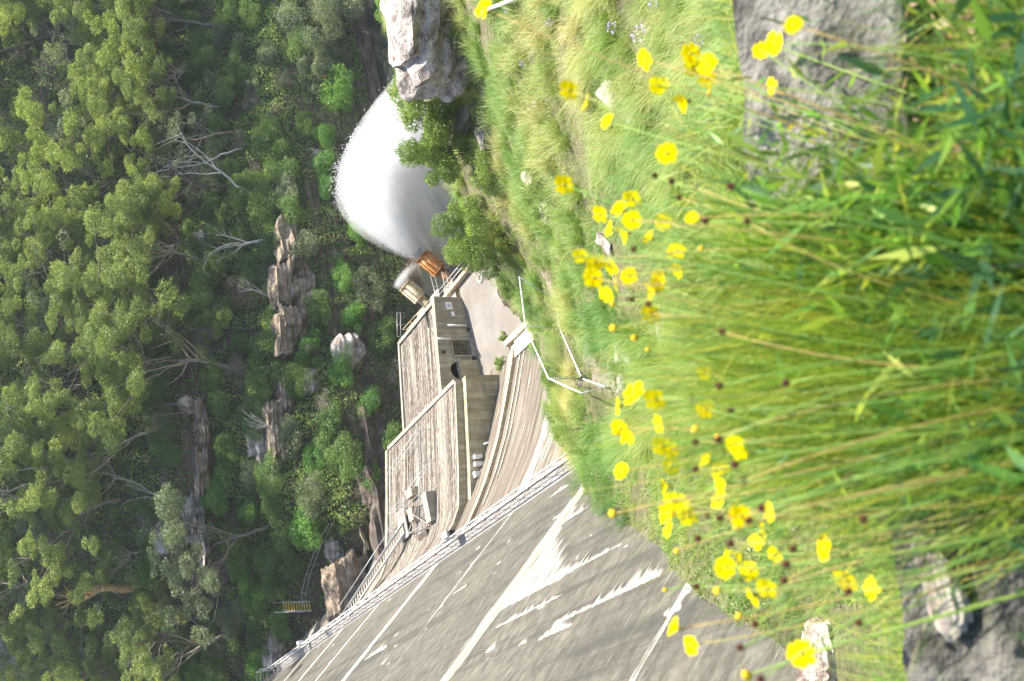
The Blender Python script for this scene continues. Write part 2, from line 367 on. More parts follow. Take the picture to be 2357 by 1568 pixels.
# one ground sheet over the valley, split where the material changes: grassy near bank / wooded far side
sval = lambda x, y: ES.x*x + ES.y*y
tval = lambda x, y: ET.x*x + ET.y*y
ys_near = np.concatenate([np.arange(-8, 3.6, 0.12), np.arange(3.6, 84, 0.5)])
grid_mesh('grassy_bank', np.arange(-30, 62, 0.5), ys_near, H, M['bank'], keep=lambda x, y: (sval(x, y) < np.interp(tval(x, y), [33.2, 38.8], [66.4, 70.8])) & (y > 2.9))
grid_mesh('soil', np.arange(-6, 6, 0.12), np.arange(-8, 3.15, 0.12), H, M['soil'])
grid_mesh('hillside', np.arange(-150, 190, 0.8), np.arange(20, 300, 0.8), H, M['hill'], keep=lambda x, y: sval(x, y) >= np.interp(tval(x, y), [33.2, 38.8], [66.0, 69.8]))
# far ridges that close the valley out to the horizon
X = np.linspace(-900, 900, 60); Y = np.linspace(300, 1400, 36)
grid_mesh('hills', X, Y, lambda x, y: 40 + 90*np.clip((y - 300)/700, 0, 1) + 25*pnoise(x, y, 0.008, 21) + np.abs(x)*0.05, M['hill'])
k = N('river_water'); k.base((0.03, 0.035, 0.03), 0.12); k.bump(k.noise(k.vec('Object', (0.8, 0.8, 0.8)), 1, 5, 0.7), 0.12, 0.7)
mb = MB(); mb.add([W(72, -30, -48.6), W(72, 320, -48.6), W(110, 320, -48.6), W(110, -30, -48.6)], [(0, 3, 2, 1)])
tag(mb.build('river', k.m), kind='structure')
# white foam and mist where the jet falls in the river
drive = MB()
for (s0, s1, t0, t1) in ((65.2, 76.95, 34.55, 35.4), (67.2, 76.95, 35.4, 37.2), (69.0, 76.95, 37.2, 43.9), (69.9, 73.3, 43.9, 78), (70.6, 76.95, 24, 34.55)):
    drive.box(s0, s1, t0, t1, -45.3, -44.93 + 0.004*(t0 > 40))
tag(drive.build('driveway', M['drive']), kind='structure')
mb = MB(); mb.box(72.0, 73.25, 46.5, 77, -44.9, -44.87); tag(mb.build('grass_verge', M['moss']), kind='structure')

# ---------------------------------------------------------------- the dam
dam = empty('dam', W(60, 10, -45), 'huge grey concrete gravity dam with white lime runs down its sloping face', 'dam')
prof = [(-12.0, -0.94), (16.6, -35.4), (17.9, -36.75), (19.6, -38.0), (21.6, -39.35), (24.9, -41.2), (28.5, -42.85), (31.9, -44.3), (33.9, -45.05)]
pp = np.array(prof)
def refine(p, step):
    out = [p[0]]
    for a, b in zip(p[:-1], p[1:]):
        n = max(1, int(np.hypot(*(b - a))/step))
        for i in range(1, n + 1): out.append(a + (b - a)*i/n)
    return np.array(out)
pr = refine(pp, 0.22)
dist = np.concatenate([[0], np.cumsum(np.hypot(*(pr[1:] - pr[:-1]).T))])
SS = np.arange(6, 141, 0.25)
S2, I2 = np.meshgrid(SS, np.arange(len(pr))); T2 = pr[I2, 0]; Z2 = pr[I2, 1]; D2 = dist[I2]
XX = ES.x*S2 + ET.x*T2; YY = ES.y*S2 + ET.y*T2
V = np.stack([XX, YY, Z2], -1).reshape(-1, 3); n2, n1 = S2.shape; ii = np.arange(n1*n2).reshape(n2, n1)
F = np.stack([ii[:-1, :-1], ii[:-1, 1:], ii[1:, 1:], ii[1:, :-1]], -1).reshape(-1, 4)
# where lime has run: joints (down-slope bands) and seeps that start at a level line and feather downwards
white = np.zeros_like(S2); rust = np.zeros_like(S2)
def down(z): return np.interp(-z, -pr[:, 1], dist)
rr = np.random.default_rng(5)
jn = 0.35*pnoise(D2, S2*0, 0.5, 31)
for (sj, wj, z0, z1, ru) in [(a*1.048, b*c_, z*1.048, z_, r_) for (a, b, z, z_, r_) in ((42.4, 1.15, -8, -45, 1), (68.2, 0.95, -6, -36, 0.25), (80.6, 0.5, -8, -36, 0), (90.4, 0.75, -5, -36, 0.4), (101.0, 0.35, -9, -40, 0), (55.3, 0.16, -17, -36, 0),
                              (112, 0.5, -12, -40, 0), (23.5, 0.2, -3, -30, 0)) for c_ in (0.85,)]:
    on = 1/(1 + np.exp(-(D2 - down(z0))*0.5)); on = on*(D2 < down(z1) + 1)
    wd = wj*(0.45 + 0.75*np.clip((D2 - down(z0))/20, 0, 1))*(1 + 0.3*jn)
    band = np.clip(1.25 - np.abs(S2 - sj + 0.2*jn)/wd, 0, 1)*on
    white = np.maximum(white, band*1.1)
    if ru: rust = np.maximum(rust, np.clip(1.2 - np.abs(S2 - sj + 0.2)/(wd*0.5), 0, 1)*ru)
seeps = [(-22.7, 31.0, 42.6, 5.5, 1), (-21.4, 33.5, 41.5, 1.6, 0), (-27.0, 38.6, 42.3, 5.0, 1), (-20.0, 26.0, 33.0, 3.2, -1), (-19.5, 31.0, 33.6, 2.6, 0), (-15.4, 27.5, 31, 2.0, 0),
         (-14, 60.5, 66, 6, 1), (-12.0, 63, 67.8, 3, 1), (-17, 46, 50, 1.6, 0), (-13, 49, 54, 2.2, 0), (-10.5, 40, 45, 1.8, 0), (-12.5, 72, 79, 8, 0), (-15.5, 76, 80, 5, 0),
         (-25, 62, 66.5, 3.0, 0), (-26.5, 52, 55, 2.2, 0), (-31, 46, 48.5, 2.2, 0), (-9.0, 36, 39, 1.5, 0), (-8, 20, 24, 1.8, 0), (-6.5, 47, 52, 1.6, 0), (-24.5, 24.5, 28, 1.8, 0),
         (-18, 82, 87, 3.5, 0), (-22, 93, 96, 3, 0), (-9.5, 56, 60, 2.5, 0), (-29.5, 33.5, 36, 1.6, 0)]
for q in range(120):
    z0 = -rr.uniform(4, 32); sa = rr.uniform(14, 100); seeps.append((z0, sa, sa + rr.uniform(0.1, 1.3), rr.uniform(0.8, 3.2), 0))
for (z0, sa, sb, ln, kind) in [(a*1.048, b*1.048, c*1.048, d_, e_) for (a, b, c, d_, e_) in seeps]:
    dd = D2 - down(z0); u_ = (S2 - sa)/(sb - sa)
    teeth = 0.2 + 1.3*np.abs(pnoise(S2, S2*0 + z0, 9.0, int(-z0*10)))*(0.6 + 0.8*np.abs(pnoise(S2, S2*0, 2.3, int(-z0*7))))
    shape = np.clip(u_*1.15, 0, 1) if kind == 1 else (np.clip((1 - u_)*1.15, 0, 1) if kind == -1 else np.sin(np.clip(u_, 0, 1)*3.14159))
    L = 0.8*ln*shape*teeth + 0.05
    wv = np.where((u_ > 0) & (u_ < 1) & (dd > 0), np.clip(1.15 - dd/L, 0, 1), 0)
    white = np.maximum(white, wv*0.95)
tri_l = 7.5*np.clip((S2 - 36.0)/8.3, 0, 1); dd_ = D2 - down(-23.6)
white = np.maximum(white, np.where((S2 > 36) & (S2 < 44.6) & (dd_ > 0), 0.74*np.clip((tri_l - dd_)/1.5 + 0.4*pnoise(S2, D2*0.1, 6, 51), 0, 1), 0))
lower = 1/(1 + np.exp(-(D2 - down(-35.3))*2.2))
lower = np.maximum(lower, 0)
# lower face: long fanned runs, whiter towards the near bank and around the overflow section
fan = pnoise(S2, D2*0, 3.1, 41)*0.5 + pnoise(S2, D2*0.02, 8.3, 42)*0.5
white = np.maximum(white, lower*np.clip(0.12 + 0.95*fan + 0.3*(S2 < 62), 0, 0.95))
white = np.maximum(white, lower*np.clip(0.45 + 0.8*fan, 0, 1)*((S2 > 84)))
face_me = np_mesh('downstream_face', V, F, {'sdv': np.stack([S2, D2, Z2], -1).reshape(-1, 3), 'white': white.ravel(), 'lower': lower.ravel(), 'rust': rust.ravel()}, smooth=True)
link('downstream_face', face_me, M['face'], dam)
mb = MB()      # crest, upstream side and core, set just behind the face
q = [(-12.0, -0.94), (-17, -0.94), (-17, -56), (33.9, -56), (33.9, -45.05)]
vs = [(s_, t_, z_) for s_ in (6, 141) for (t_, z_) in q]
mb.add([W(*p) for p in vs], [(0, 5, 6, 1), (1, 6, 7, 2), (3, 8, 9, 4)], vs)
mb.build('crest_and_upstream_side', M['grey'], dam)
# raised ribs that run down the toe
def toe(t): return float(np.interp(t, pp[:, 0], pp[:, 1]))
def rib(s0, s1, hgt, t0, t1, name, mat):
    mb = MB(); ts = np.linspace(t0, t1, 40); n = len(ts); vs = []
    for t_ in ts:
        z_ = toe(t_); vs += [(s0, t_, z_ - 0.2), (s0, t_, z_ + hgt), (s1, t_, z_ + hgt), (s1, t_, z_ - 0.2)]
    fs = []
    for i in range(n - 1):
        a = i*4; fs += [(a, a + 4, a + 5, a + 1), (a + 1, a + 5, a + 6, a + 2), (a + 2, a + 6, a + 7, a + 3)]
    fs += [(n*4 - 4, n*4 - 1, n*4 - 2, n*4 - 3)]
    mb.add([W(*p) for p in vs], fs, vs); return mb.build(name, mat, dam)
rib(69.2, 69.75, 0.35, 17.3, 33.7, 'toe_rib', M['kerb'])
rib(68.1, 68.35, 0.10, 19.0, 33.7, 'toe_rib', M['pale'])
rib(67.3, 67.5, 0.08, 21.0, 33.7, 'toe_rib', M['pale'])
# end sill of the toe
mb = MB(); mb.box(64.2, 70.4, 34.0, 34.5, -45.3, -44.35); mb.box(64.2, 66.2, 33.0, 34.0, -45.3, -44.45)
mb.build('end_sill', M['kerb'], dam)
mb = MB(); mb.box(65.0, 69.0, 32.3, 33.95, -45.2, -44.2, -44.62); mb.build('white_sill_slab', M['white'], dam)

# spillway section: chute floor on top of the training wall
spill = empty('spillway_chute', W(80, 30, -45), 'striped eroded concrete spillway chute running out from the foot of the dam', 'spillway')
def slab(mb, s0, s1, t0, t1, z0, z1, thick):
    vs = [(s0, t0, z0 - thick), (s1, t0, z0 - thick), (s1, t1, z1 - thick), (s0, t1, z1 - thick), (s0, t0, z0), (s1, t0, z0), (s1, t1, z1), (s0, t1, z1)]
    return mb.add([W(*p) for p in vs], MB.BF, vs)
mb = MB()
n = 46
def gridslab(s0, s1, t0, t1, zf, base, name, mat, par, lip=0.0):
    ss = np.arange(s0, s1 + 0.01, 0.18); tt = np.arange(t0, t1 + 0.01, 0.5)
    A, B = np.meshgrid(ss, tt)
    g = 0.07*pnoise(A, B*0.03, 3.3, 61) + 0.035*pnoise(A, B*0.2, 9, 62)
    Zz = np.interp(B, *zf) + g; Vv = np.stack([ES.x*A + ET.x*B, ES.y*A + ET.y*B, Zz], -1).reshape(-1, 3)
    ny, nx = A.shape; i = np.arange(ny*nx).reshape(ny, nx)
    Ff = np.stack([i[:-1, :-1], i[:-1, 1:], i[1:, 1:], i[1:, :-1]], -1).reshape(-1, 4)
    me = np_mesh(name, Vv, Ff, {'stz': np.stack([A, B, Zz], -1).reshape(-1, 3)}, smooth=True)
    return link(name, me, mat, par)
zf1 = ([16.8, 17.6, 19.0, 20.5, 24, 32], [-34.95, -35.8, -37.2, -38.1, -38.85, -40.3])
gridslab(73.5, 90.5, 16.8, 31.9, zf1, -46, 'upper_chute_floor', M['chute'], spill)
gridslab(77.0, 86.6, 32.0, 42.2, ([32, 42.2], [-40.75, -42.1]), -46, 'lower_chute_floor', M['chute'], spill)
# edges of the two floors
def edge_wall(mb, s0, s1, ts, zs, zb):
    for a in range(len(ts) - 1):
        vs = [(s0, ts[a], zb), (s1, ts[a], zb), (s1, ts[a+1], zb), (s0, ts[a+1], zb), (s0, ts[a], zs[a]), (s1, ts[a], zs[a]), (s1, ts[a+1], zs[a+1]), (s0, ts[a+1], zs[a+1])]
        mb.add([W(*p) for p in vs], MB.BF, vs)
mb = MB(); edge_wall(mb, 73.2, 73.5, zf1[0][:], [z_ + 0.1 for z_ in zf1[1]], -47); mb.build('chute_edge', M['facade'], spill); mb = MB(); edge_wall(mb, 90.5, 91.1, zf1[0][:], [z_ + 0.12 for z_ in zf1[1]], -51)
mb.build('chute_edge', M['facade'], spill)
mb = MB(); mb.box(73.5, 90.5, 31.92, 32.3, -46, -40.22); mb.build('step_coping', M['pale'], spill)
mb = MB(); mb.box(77.3, 86.6, 42.22, 42.62, -51, -42.0); mb.box(86.62, 87.0, 32.3, 42.6, -51, -40.6, -42.0); mb.build('chute_lip', M['pale'], spill)
# thin pipe rails standing along the chute
def railing(name, pts, hgt, mat, label, cat='railing', group=None, r=0.025, every=2.0, rails=(1.0, 0.55), parent=None):
    pts = [Vector(p) for p in pts]
    if parent is None: root = empty(name, pts[0], label, cat, group)
    else: root = parent
    for f_ in rails:
        mb = MB(); mb.tube([p + Vector((0, 0, hgt*f_)) for p in pts], r, 6); mb.build('rail', mat, root, True)
    for a, b in zip(pts[:-1], pts[1:]):
        nn = max(1, round((b - a).length/every))
        for i in range(nn + (b is pts[-1])):
            p = a + (b - a)*i/nn; mb = MB(); mb.tube([p - Vector((0, 0, 0.1)), p + Vector((0, 0, hgt))], r, 6); mb.build('post', mat, root, True)
    return root
zc = lambda t_: float(np.interp(t_, *zf1))
railing('railing', [W(88.6, 20.5, zc(20.5) + .05), W(88.6, 28.6, zc(28.6)), W(80.5, 30.2, zc(30.2))], 1.0, M['steel'], 'thin galvanised rail running along the far side of the striped chute', every=3.2)
railing('railing', [W(79.8, 20.2, zc(20.2) + .05), W(79.6, 29.9, zc(29.9))], 1.0, M['steel'], 'thin galvanised rail down the middle of the striped chute', every=3.2)

# training wall facing the near bank
tw = MB(); edge_wall(tw, 72.5, 73.2, [17.6, 20, 24, 32.2], [-37.2, -38.7, -39.5, -40.95], -47)
twr = tag(tw.build('training_wall', M['olive']), 'olive stained concrete side wall below the striped chute', 'wall')
mb = MB(); mb.box(72.30, 72.5, 30.1, 31.5, -44.4, -42.5); mb.build('recess_panel', M['facade'], twr)
for (t_, za, zb, tilt) in ((25.5, -41.1, -43.4, 0.7), (21.2, -39.6, -41.6, 0.05)):
    mb = MB(); mb.tube([W(72.25, t_, za), W(72.2, t_ + tilt, zb), W(72.0, t_ + tilt + 0.5*(tilt > .5), zb - 0.7*(tilt > .5))], 0.10, 8); mb.build('downpipe', M['white'], twr, True)
for (t_, w_, z_) in ((22.6, 0.5, -39.55), (23.6, 0.35, -39.8), (24.3, 0.3, -39.9)):
    mb = MB(); mb.box(72.1, 72.5, t_, t_ + w_, z_ - 0.75, z_); mb.build('wall_bracket', M['white'], twr)

# outlet house
house = empty('outlet_house', W(77, 37, -45), 'low concrete outlet house with a barred window and a round topped opening, beside the driveway', 'building')
# front wall with true openings: pieces around the window (t 36.2..37.9, z -44.6..-42.7) and the arch (t 33.8..35.6)
fw = MB(); s0, s1 = 76.9, 77.5; zt = lambda t_: float(np.interp(t_, [32.0, 42.6], [-40.5, -41.9]))
def pan(t0, t1, z0, z1=None):
    fw.box(s0, s1, t0, t1, z0, zt(t0) if z1 is None else z1, zt(t1) if z1 is None else z1)
pan(31.95, 33.75, -45.2); pan(35.65, 36.2, -45.2); pan(37.9, 42.6, -45.2)
pan(36.2, 37.9, -45.2, -44.75); pan(36.2, 37.9, -42.75)
arch = []
na = 14; ca, ra, zbase = 34.7, 0.95, -42.95
for i in range(na):      # wall above the arch as vertical strips
    t0 = 33.75 + 1.9*i/na; t1 = 33.75 + 1.9*(i + 1)/na
    f0 = zbase + math.sqrt(max(0, ra*ra - (t0 - ca)**2)); f1 = zbase + math.sqrt(max(0, ra*ra - (t1 - ca)**2))
    vs = [(s0, t0, f0), (s1, t0, f0), (s1, t1, f1), (s0, t1, f1), (s0, t0, zt(t0)), (s1, t0, zt(t0)), (s1, t1, zt(t1)), (s0, t1, zt(t1))]
    fw.add([W(*p) for p in vs], MB.BF, vs)
fw.build('front_wall', M['facade'], house)
mb = MB(); mb.box(76.6, 77.3, 33.78, 35.62, -45.2, -42.9); mb.build('arch_infill', M['olive'], house)
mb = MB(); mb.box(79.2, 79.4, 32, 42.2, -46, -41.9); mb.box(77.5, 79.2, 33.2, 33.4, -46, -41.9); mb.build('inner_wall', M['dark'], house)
mb = MB(); mb.box(77.5, 87.0, 42.25, 42.6, -51, -42.15); mb.build('end_wall', M['facade'], house)
for j in range(2):
    wn = MB(); t0 = 36.28 + j*0.82
    wn.box(77.1, 77.16, t0, t0 + 0.74, -44.65, -44.58); wn.box(77.1, 77.16, t0, t0 + 0.74, -42.92, -42.85)
    for i in range(5): a = t0 + i*0.74/4; wn.box(77.09, 77.15, a - 0.014, a + 0.014, -44.62, -42.88)
    for i in range(1, 7): z_ = -44.65 + i*0.25; wn.box(77.07, 77.13, t0, t0 + 0.74, z_ - 0.012, z_ + 0.012)
    wn.build('window_grille', M['facade'], house)
mb = MB(); mb.box(76.5, 76.9, 36.0, 38.0, -45.1, -44.72); mb.build('window_sill', M['pale'], house)
mb = MB(); mb.box(76.75, 76.9, 36.1, 36.22, -44.75, -42.6); mb.box(76.75, 76.9, 36.1, 38.1, -42.72, -42.62); mb.build('window_surround', M['olive'], house)
for (t_, za, zb) in ((39.4, -44.7, -42.6), (37.95, -42.6, -40.75 - 0.3)):
    mb = MB(); mb.tube([W(76.75, t_, za), W(76.75, t_, zb)], 0.11, 8); mb.build('white_pipe', M['white'], house, True)
mb = MB(); mb.tube([W(76.84, 36.0, -43.1), W(76.84, 35.0, -43.0), W(76.84, 34.7, -42.7)], 0.03, 6); mb.build('conduit', M['white'], house, True)
for (t_, z_) in ((36.6, -41.6), (39.0, -44.85), (35.9, -44.7)):
    mb = MB(); mb.box(76.7, 76.9, t_ - 0.12, t_ + 0.12, z_ - 0.16, z_ + 0.16); mb.build('wall_lamp', M['black'], house)
# the signs
sg = MB(); sg.box(76.8, 76.88, 41.2, 42.0, -43.62, -42.95); sgn = tag(sg.build('sign', M['white']), 'white sign with a small round blue emblem on the outlet house wall', 'sign')
blue = simple('blue_paint', (0.05, 0.16, 0.5), 0.5, 0, 0.05)
mb = MB(); n = 16
for (ra_, rb_) in ((0.17, 0.13),):
    for i in range(n):
        a0, a1 = 6.2832*i/n, 6.2832*(i + 1)/n
        vs = [(76.79, 41.6 + r_*math.cos(a), -43.28 + r_*math.sin(a)) for (r_, a) in ((ra_, a0), (ra_, a1), (rb_, a1), (rb_, a0))]
        mb.add([W(*p) for p in vs], [(0, 1, 2, 3)], vs)
for (a, b) in (((-0.08, 0.07), (-0.04, -0.08)), ((-0.04, -0.08), (0, 0.04)), ((0, 0.04), (0.04, -0.08)), ((0.04, -0.08), (0.08, 0.07))):
    vs = [(76.785, 41.6 + a[0] - 0.014, -43.28 + a[1]), (76.785, 41.6 + a[0] + 0.014, -43.28 + a[1]), (76.785, 41.6 + b[0] + 0.014, -43.28 + b[1]), (76.785, 41.6 + b[0] - 0.014, -43.28 + b[1])]
    mb.add([W(*p) for p in vs], [(0, 1, 2, 3)], vs)
mb.build('emblem', blue, sgn)
sg = MB(); sg.box(76.8, 76.88, 40.45, 40.95, -43.7, -43.35); tag(sg.build('sign', M['white']), 'small blank white notice beside the sign with the emblem', 'sign')

# ---------------------------------------------------------------- outlet works: platform, valves, jets
pf = empty('outlet_platform', W(80, 43, -46), 'grey concrete platform with steel rails between the outlet valves', 'platform')
mb = MB(); mb.box(77.6, 80.0, 42.62, 45.2, -50.5, -44.8); mb.box(80.6, 86.2, 42.62, 45.6, -50.5, -44.5); mb.box(78.0, 79.2, 45.2, 47.6, -50.5, -45.4); mb.build('deck', M['grey'], pf)
railing('r', [W(77.7, 43.0, -44.8), W(78.0, 47.4, -45.0)], 1.0, M['steel'], '', parent=pf, every=1.4)
railing('r', [W(79.9, 42.8, -44.8), W(80.3, 47.0, -44.9)], 1.0, M['steel'], '', parent=pf, every=1.4)
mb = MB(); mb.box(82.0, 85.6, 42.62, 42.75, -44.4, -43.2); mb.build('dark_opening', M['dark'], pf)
def valve(root_p, L, r, mat, label):
    """a steel barrel pointing up and out at 45 degrees"""
    root = empty('outlet_valve', root_p, label, 'valve')
    ax = (Vector((ET.x, ET.y, 0)) + Vector((0, 0, 0.95))).normalized()
    def ring(name, a, b, ra_, rb_, mt, n=28):
        mb = MB(); mb.tube([root_p + ax*a, root_p + ax*b], [ra_, rb_], n); return mb.build(name, mt, root, True)
    bd = MB(); side = ax.cross(Vector((0, 0, 1))).normalized()
    u_ = side.cross(ax).normalized(); n = 32; vs = []
    for (d_, q_) in ((0, r), (L, r), (L, r*0.93), (0.1, r*0.93)):
        for j in range(n): th = 6.2832*j/n; vs.append(root_p + ax*d_ + (side*math.cos(th) + u_*math.sin(th))*q_)
    fs = [(a*n + j, a*n + (j + 1) % n, (a + 1)*n + (j + 1) % n, (a + 1)*n + j) for a in range(3) for j in range(n)]
    bd.add(vs, fs); bd.build('barrel', mat, root, True)
    ring('inlet_pipe', -2.4, 0.1, r*0.45, r*0.72, mat)
    ring('rear_flange', -0.05, 0.08, r*1.08, r*1.08, mat)
    for j in range(10):
        th = 6.2832*(j + 0.5)/10; o_ = (side*math.cos(th) + u_*math.sin(th))
        mb = MB(); mb.bar(root_p + ax*0.08 + o_*r*1.03, root_p + ax*(L - 0.05) + o_*r*1.03, 0.05, 0.12, o_); mb.build('stiffener', mat, root)
    for j in (6, 8):
        th = 6.2832*j/10; o_ = (side*math.cos(th) + u_*math.sin(th))
        for e in (-1, 1):
            mb = MB(); mb.bar(root_p + ax*(L*0.35) + o_*r*1.02 + side*0, root_p + ax*(L*0.6) + o_*r*1.02, 0.16, 0.03, o_); 
        mb.build('slot_cover', M['dark'], root)
    mb = MB(); vs = []
    for (d_, q_) in ((L - 0.14, r*1.0), (L - 0.14, r*1.07), (L + 0.02, r*1.07), (L + 0.02, r*0.93)):
        for j in range(n): th = 6.2832*j/n; vs.append(root_p + ax*d_ + (side*math.cos(th) + u_*math.sin(th))*q_)
    mb.add(vs, fs); mb.build('rim', mat, root, True)
    for e in (-1, 1):
        b0 = root_p + ax*0.5 + side*e*r*0.7; mb = MB(); mb.bar(b0, Vector((b0.x, b0.y, -46.5)), 0.3, 0.3, Vector((1, 0, 0))); mb.build('support_leg', M['grey'], root)
    return root, ax
def px_pt(ix, iy, s_):    # the point of the plane s = s_ seen in that direction
    d = ray(ix, iy); return d*(s_/(ES.x*d.x + ES.y*d.y))
v1 = px_pt(1010, 623, 78.6); v2 = px_pt(966, 686, 83.6)
V1, AX = valve(v1, 2.3, 0.80, M['rust'], 'rusty orange steel outlet barrel blasting out the big white jet')
V2, _ = valve(v2, 2.1, 0.78, M['cream_steel'], 'cream painted steel outlet barrel with only a thin mist at its mouth')
# hand rails and a stay frame round the valves
railing('railing', [v1 + Vector((2.0, 0.4, -1.9)), v1 + Vector((4.2, 0.2, -1.9))], 1.0, M['cream_steel'], 'cream hooked handrail standing in spray beside the rusty barrel', every=1.2)
railing('railing', [v2 + Vector((1.0, 1.2, -0.5)), v2 + Vector((3.6, 1.5, -0.2)), v2 + Vector((4.6, -0.6, -0.5))], 1.1, M['rust_rail'], 'thin rusty handrail beside the cream barrel', every=1.2)
railing('railing', [px_pt(1010, 560, 79), px_pt(1012, 540, 80.5), px_pt(1020, 600, 77)], 1.0, M['rust_rail'], 'rusty handrail at the end of the pit in front of the jet', every=1.1)
railing('railing', [W(86.8, 46.0, -43.4), W(86.8, 43.2, -42.9)], 0.9, M['steel'], 'thin double rail standing past the far corner of the chute lip', every=1.5, r=0.025)
railing('railing', [W(78.2, 42.9, -43.0), W(84.8, 43.0, -42.8)], 1.0, M['cream_steel'], 'cream rail along the chute lip above the dark opening', every=1.6, r=0.035)
# pit edge: cream kerb beam and two steel rails
kb = MB(); kb.bar(W(80.2, 44.0, -44.6), W(73.0, 44.1, -44.6), 0.36, 0.42); tag(kb.build('kerb_beam', M['kerb']), 'long cream concrete kerb beam along the edge of the outlet pit', 'kerb')
mb = MB(); mb.box(73.2, 77.4, 44.4, 47.4, -50.6, -49); 
pw = MB(); pw.box(72.9, 73.4, 44.0, 56.0, -50.6, -44.96); pw.box(73.4, 77.6, 43.7, 43.95, -50.6, -44.97); tag(pw.build('pit_wall', M['rust']), 'rust stained concrete wall of the outlet pit below the kerb beam', 'wall')
railing('railing', [W(80.6, 44.7, -45.0), W(73.2, 44.7, -45.0)], 1.05, M['steel'], 'grey double pipe railing beside the cream kerb beam', every=1.9, r=0.04)
railing('railing', [px_pt(1052, 560, 73), W(73.3, 47.0, -45.0), W(73.2, 44.9, -45.0)], 1.0, M['rust_rail'], 'rusty railing climbing from the bushes at the end of the pit', every=1.6)
# hose ring on the driveway
mb = MB(); c0 = at_z(1105, 640, -44.85)
mb.tube([c0 + Vector((0.42*math.cos(a), 0.42*math.sin(a), 0.04)) for a in np.linspace(0, 6.1, 26)], 0.045, 6)
mb.tube([c0 + Vector((0.33*math.cos(a), 0.33*math.sin(a), 0.11)) for a in np.linspace(1, 6.6, 26)], 0.04, 6)
tag(mb.build('coiled_hose', M['white'], None, True), 'small coiled pale hose lying on the driveway', 'hose')
# strand wire and pickets along the verge
def wire(name, pts, label, r=0.02, mat='white', cat='cable', group=None):
    mb = MB(); mb.tube(pts, r, 5); return tag(mb.build(name, M[mat], None, True), label, cat, group)
wp = [px_pt(1008, 395, 74.0), px_pt(1020, 470, 74.0), px_pt(1030, 535, 74.0)]
for p in wp: p.z = max(p.z, -44.9)
railing('wire_fence', [W(73.2, 55, -45), W(73.2, 64, -45), W(73.2, 74, -45)], 0.9, M['pale_bark'], 'low strand fence between the bright green verge and the river', cat='fence', every=3)
railing('railing', [at(1120, 600) + Vector((0, 0, .1)), at(1131, 645) + Vector((0, 0, .1)), at(1155, 620) + Vector((0, 0, .1))], 1.0, M['pale_bark'], 'pale timber rail between the driveway and the leafy bank', every=1.5, rails=(1.0,))
wire('steel_bar', [at_z(1123, 437, -44.8), at_z(1128, 452, -44.8)], 'short black bar standing on the far end of the driveway', 0.05, 'black', 'bar')

# ---------------------------------------------------------------- service walkway across the face
wk = empty('walkway', W(60, 17.6, -36), 'long grey service walkway crossing the dam face with a thin cross braced railing', 'walkway')
tf = lambda z_: (-15.4 - z_)/1.205
WZ, WT, WE = -33.0, 16.20, 118.6        # rail height, outer edge, far end
mb = MB(); mb.box(44, WE, tf(WZ - 1.0) - 0.5, WT + 0.05, WZ - 1.25, WZ - 1.0); mb.build('deck', M['grey'], wk)
mb = MB(); mb.box(44, WE, WT + 0.05, WT + 0.12, WZ - 1.25, WZ - 0.86); mb.build('toe_board', M['white'], wk)
for z_ in (WZ, WZ - 0.5): mb = MB(); mb.tube([W(44, WT, z_), W(WE, WT, z_)], 0.05 if z_ == WZ else 0.025, 6); mb.build('rail', M['white'], wk, True)
n_p = 34
for i in range(n_p):
    s_ = 44 + (WE - 44)*i/(n_p - 1); s2 = s_ + (WE - 44)/(n_p - 1)
    mb = MB(); mb.tube([W(s_, WT, WZ - 1), W(s_, WT, WZ)], 0.035, 6); mb.build('post', M['white'], wk, True)
    if i < n_p - 1:
        mb = MB(); mb.tube([W(s_, WT, WZ - 0.95), W(s2, WT, WZ)], 0.022, 5); mb.tube([W(s_, WT, WZ), W(s2, WT, WZ - 0.95)], 0.022, 5)
        mb.build('brace', M['steel'], wk, True)
mb = MB(); mb.box(66.0, 66.8, WT + 0.06, WT + 0.5, WZ - 0.4, WZ + 0.25); bx = tag(mb.build('junction_box', M['white']), 'small white box fixed on the walkway rail above the platform', 'box')
mb = MB(); mb.box(65.75, 66.0, WT + 0.1, WT + 0.45, WZ - 0.35, WZ + 0.1); mb.build('dark_cover', M['black'], bx)
mb = MB(); mb.box(105, 105.6, WT + 0.06, WT + 0.4, WZ - 0.3, WZ + 0.25); tag(mb.build('junction_box', M['white']), 'small white box on the walkway rail near its far end', 'box')
gt = empty('gate', W(WE, WT, WZ - 1), 'open steel cage gate at the far end of the walkway', 'gate')
for (a, b) in ((WT, WE), (WT - 1.6, WE), (WT, WE + 1.8), (WT - 1.6, WE + 1.8)):
    mb = MB(); mb.tube([W(b, a, WZ - 2.5), W(b, a, WZ + 0.9)], 0.05, 6); mb.build('post', M['steel'], gt, True)
for z_ in (WZ - 0.7, WZ + 0.1, WZ + 0.9):
    mb = MB(); mb.tube([W(WE, WT - 1.6, z_), W(WE, WT, z_), W(WE + 1.8, WT, z_), W(WE + 1.8, WT - 1.6, z_)], 0.035, 6); mb.build('rail', M['steel'], gt, True)
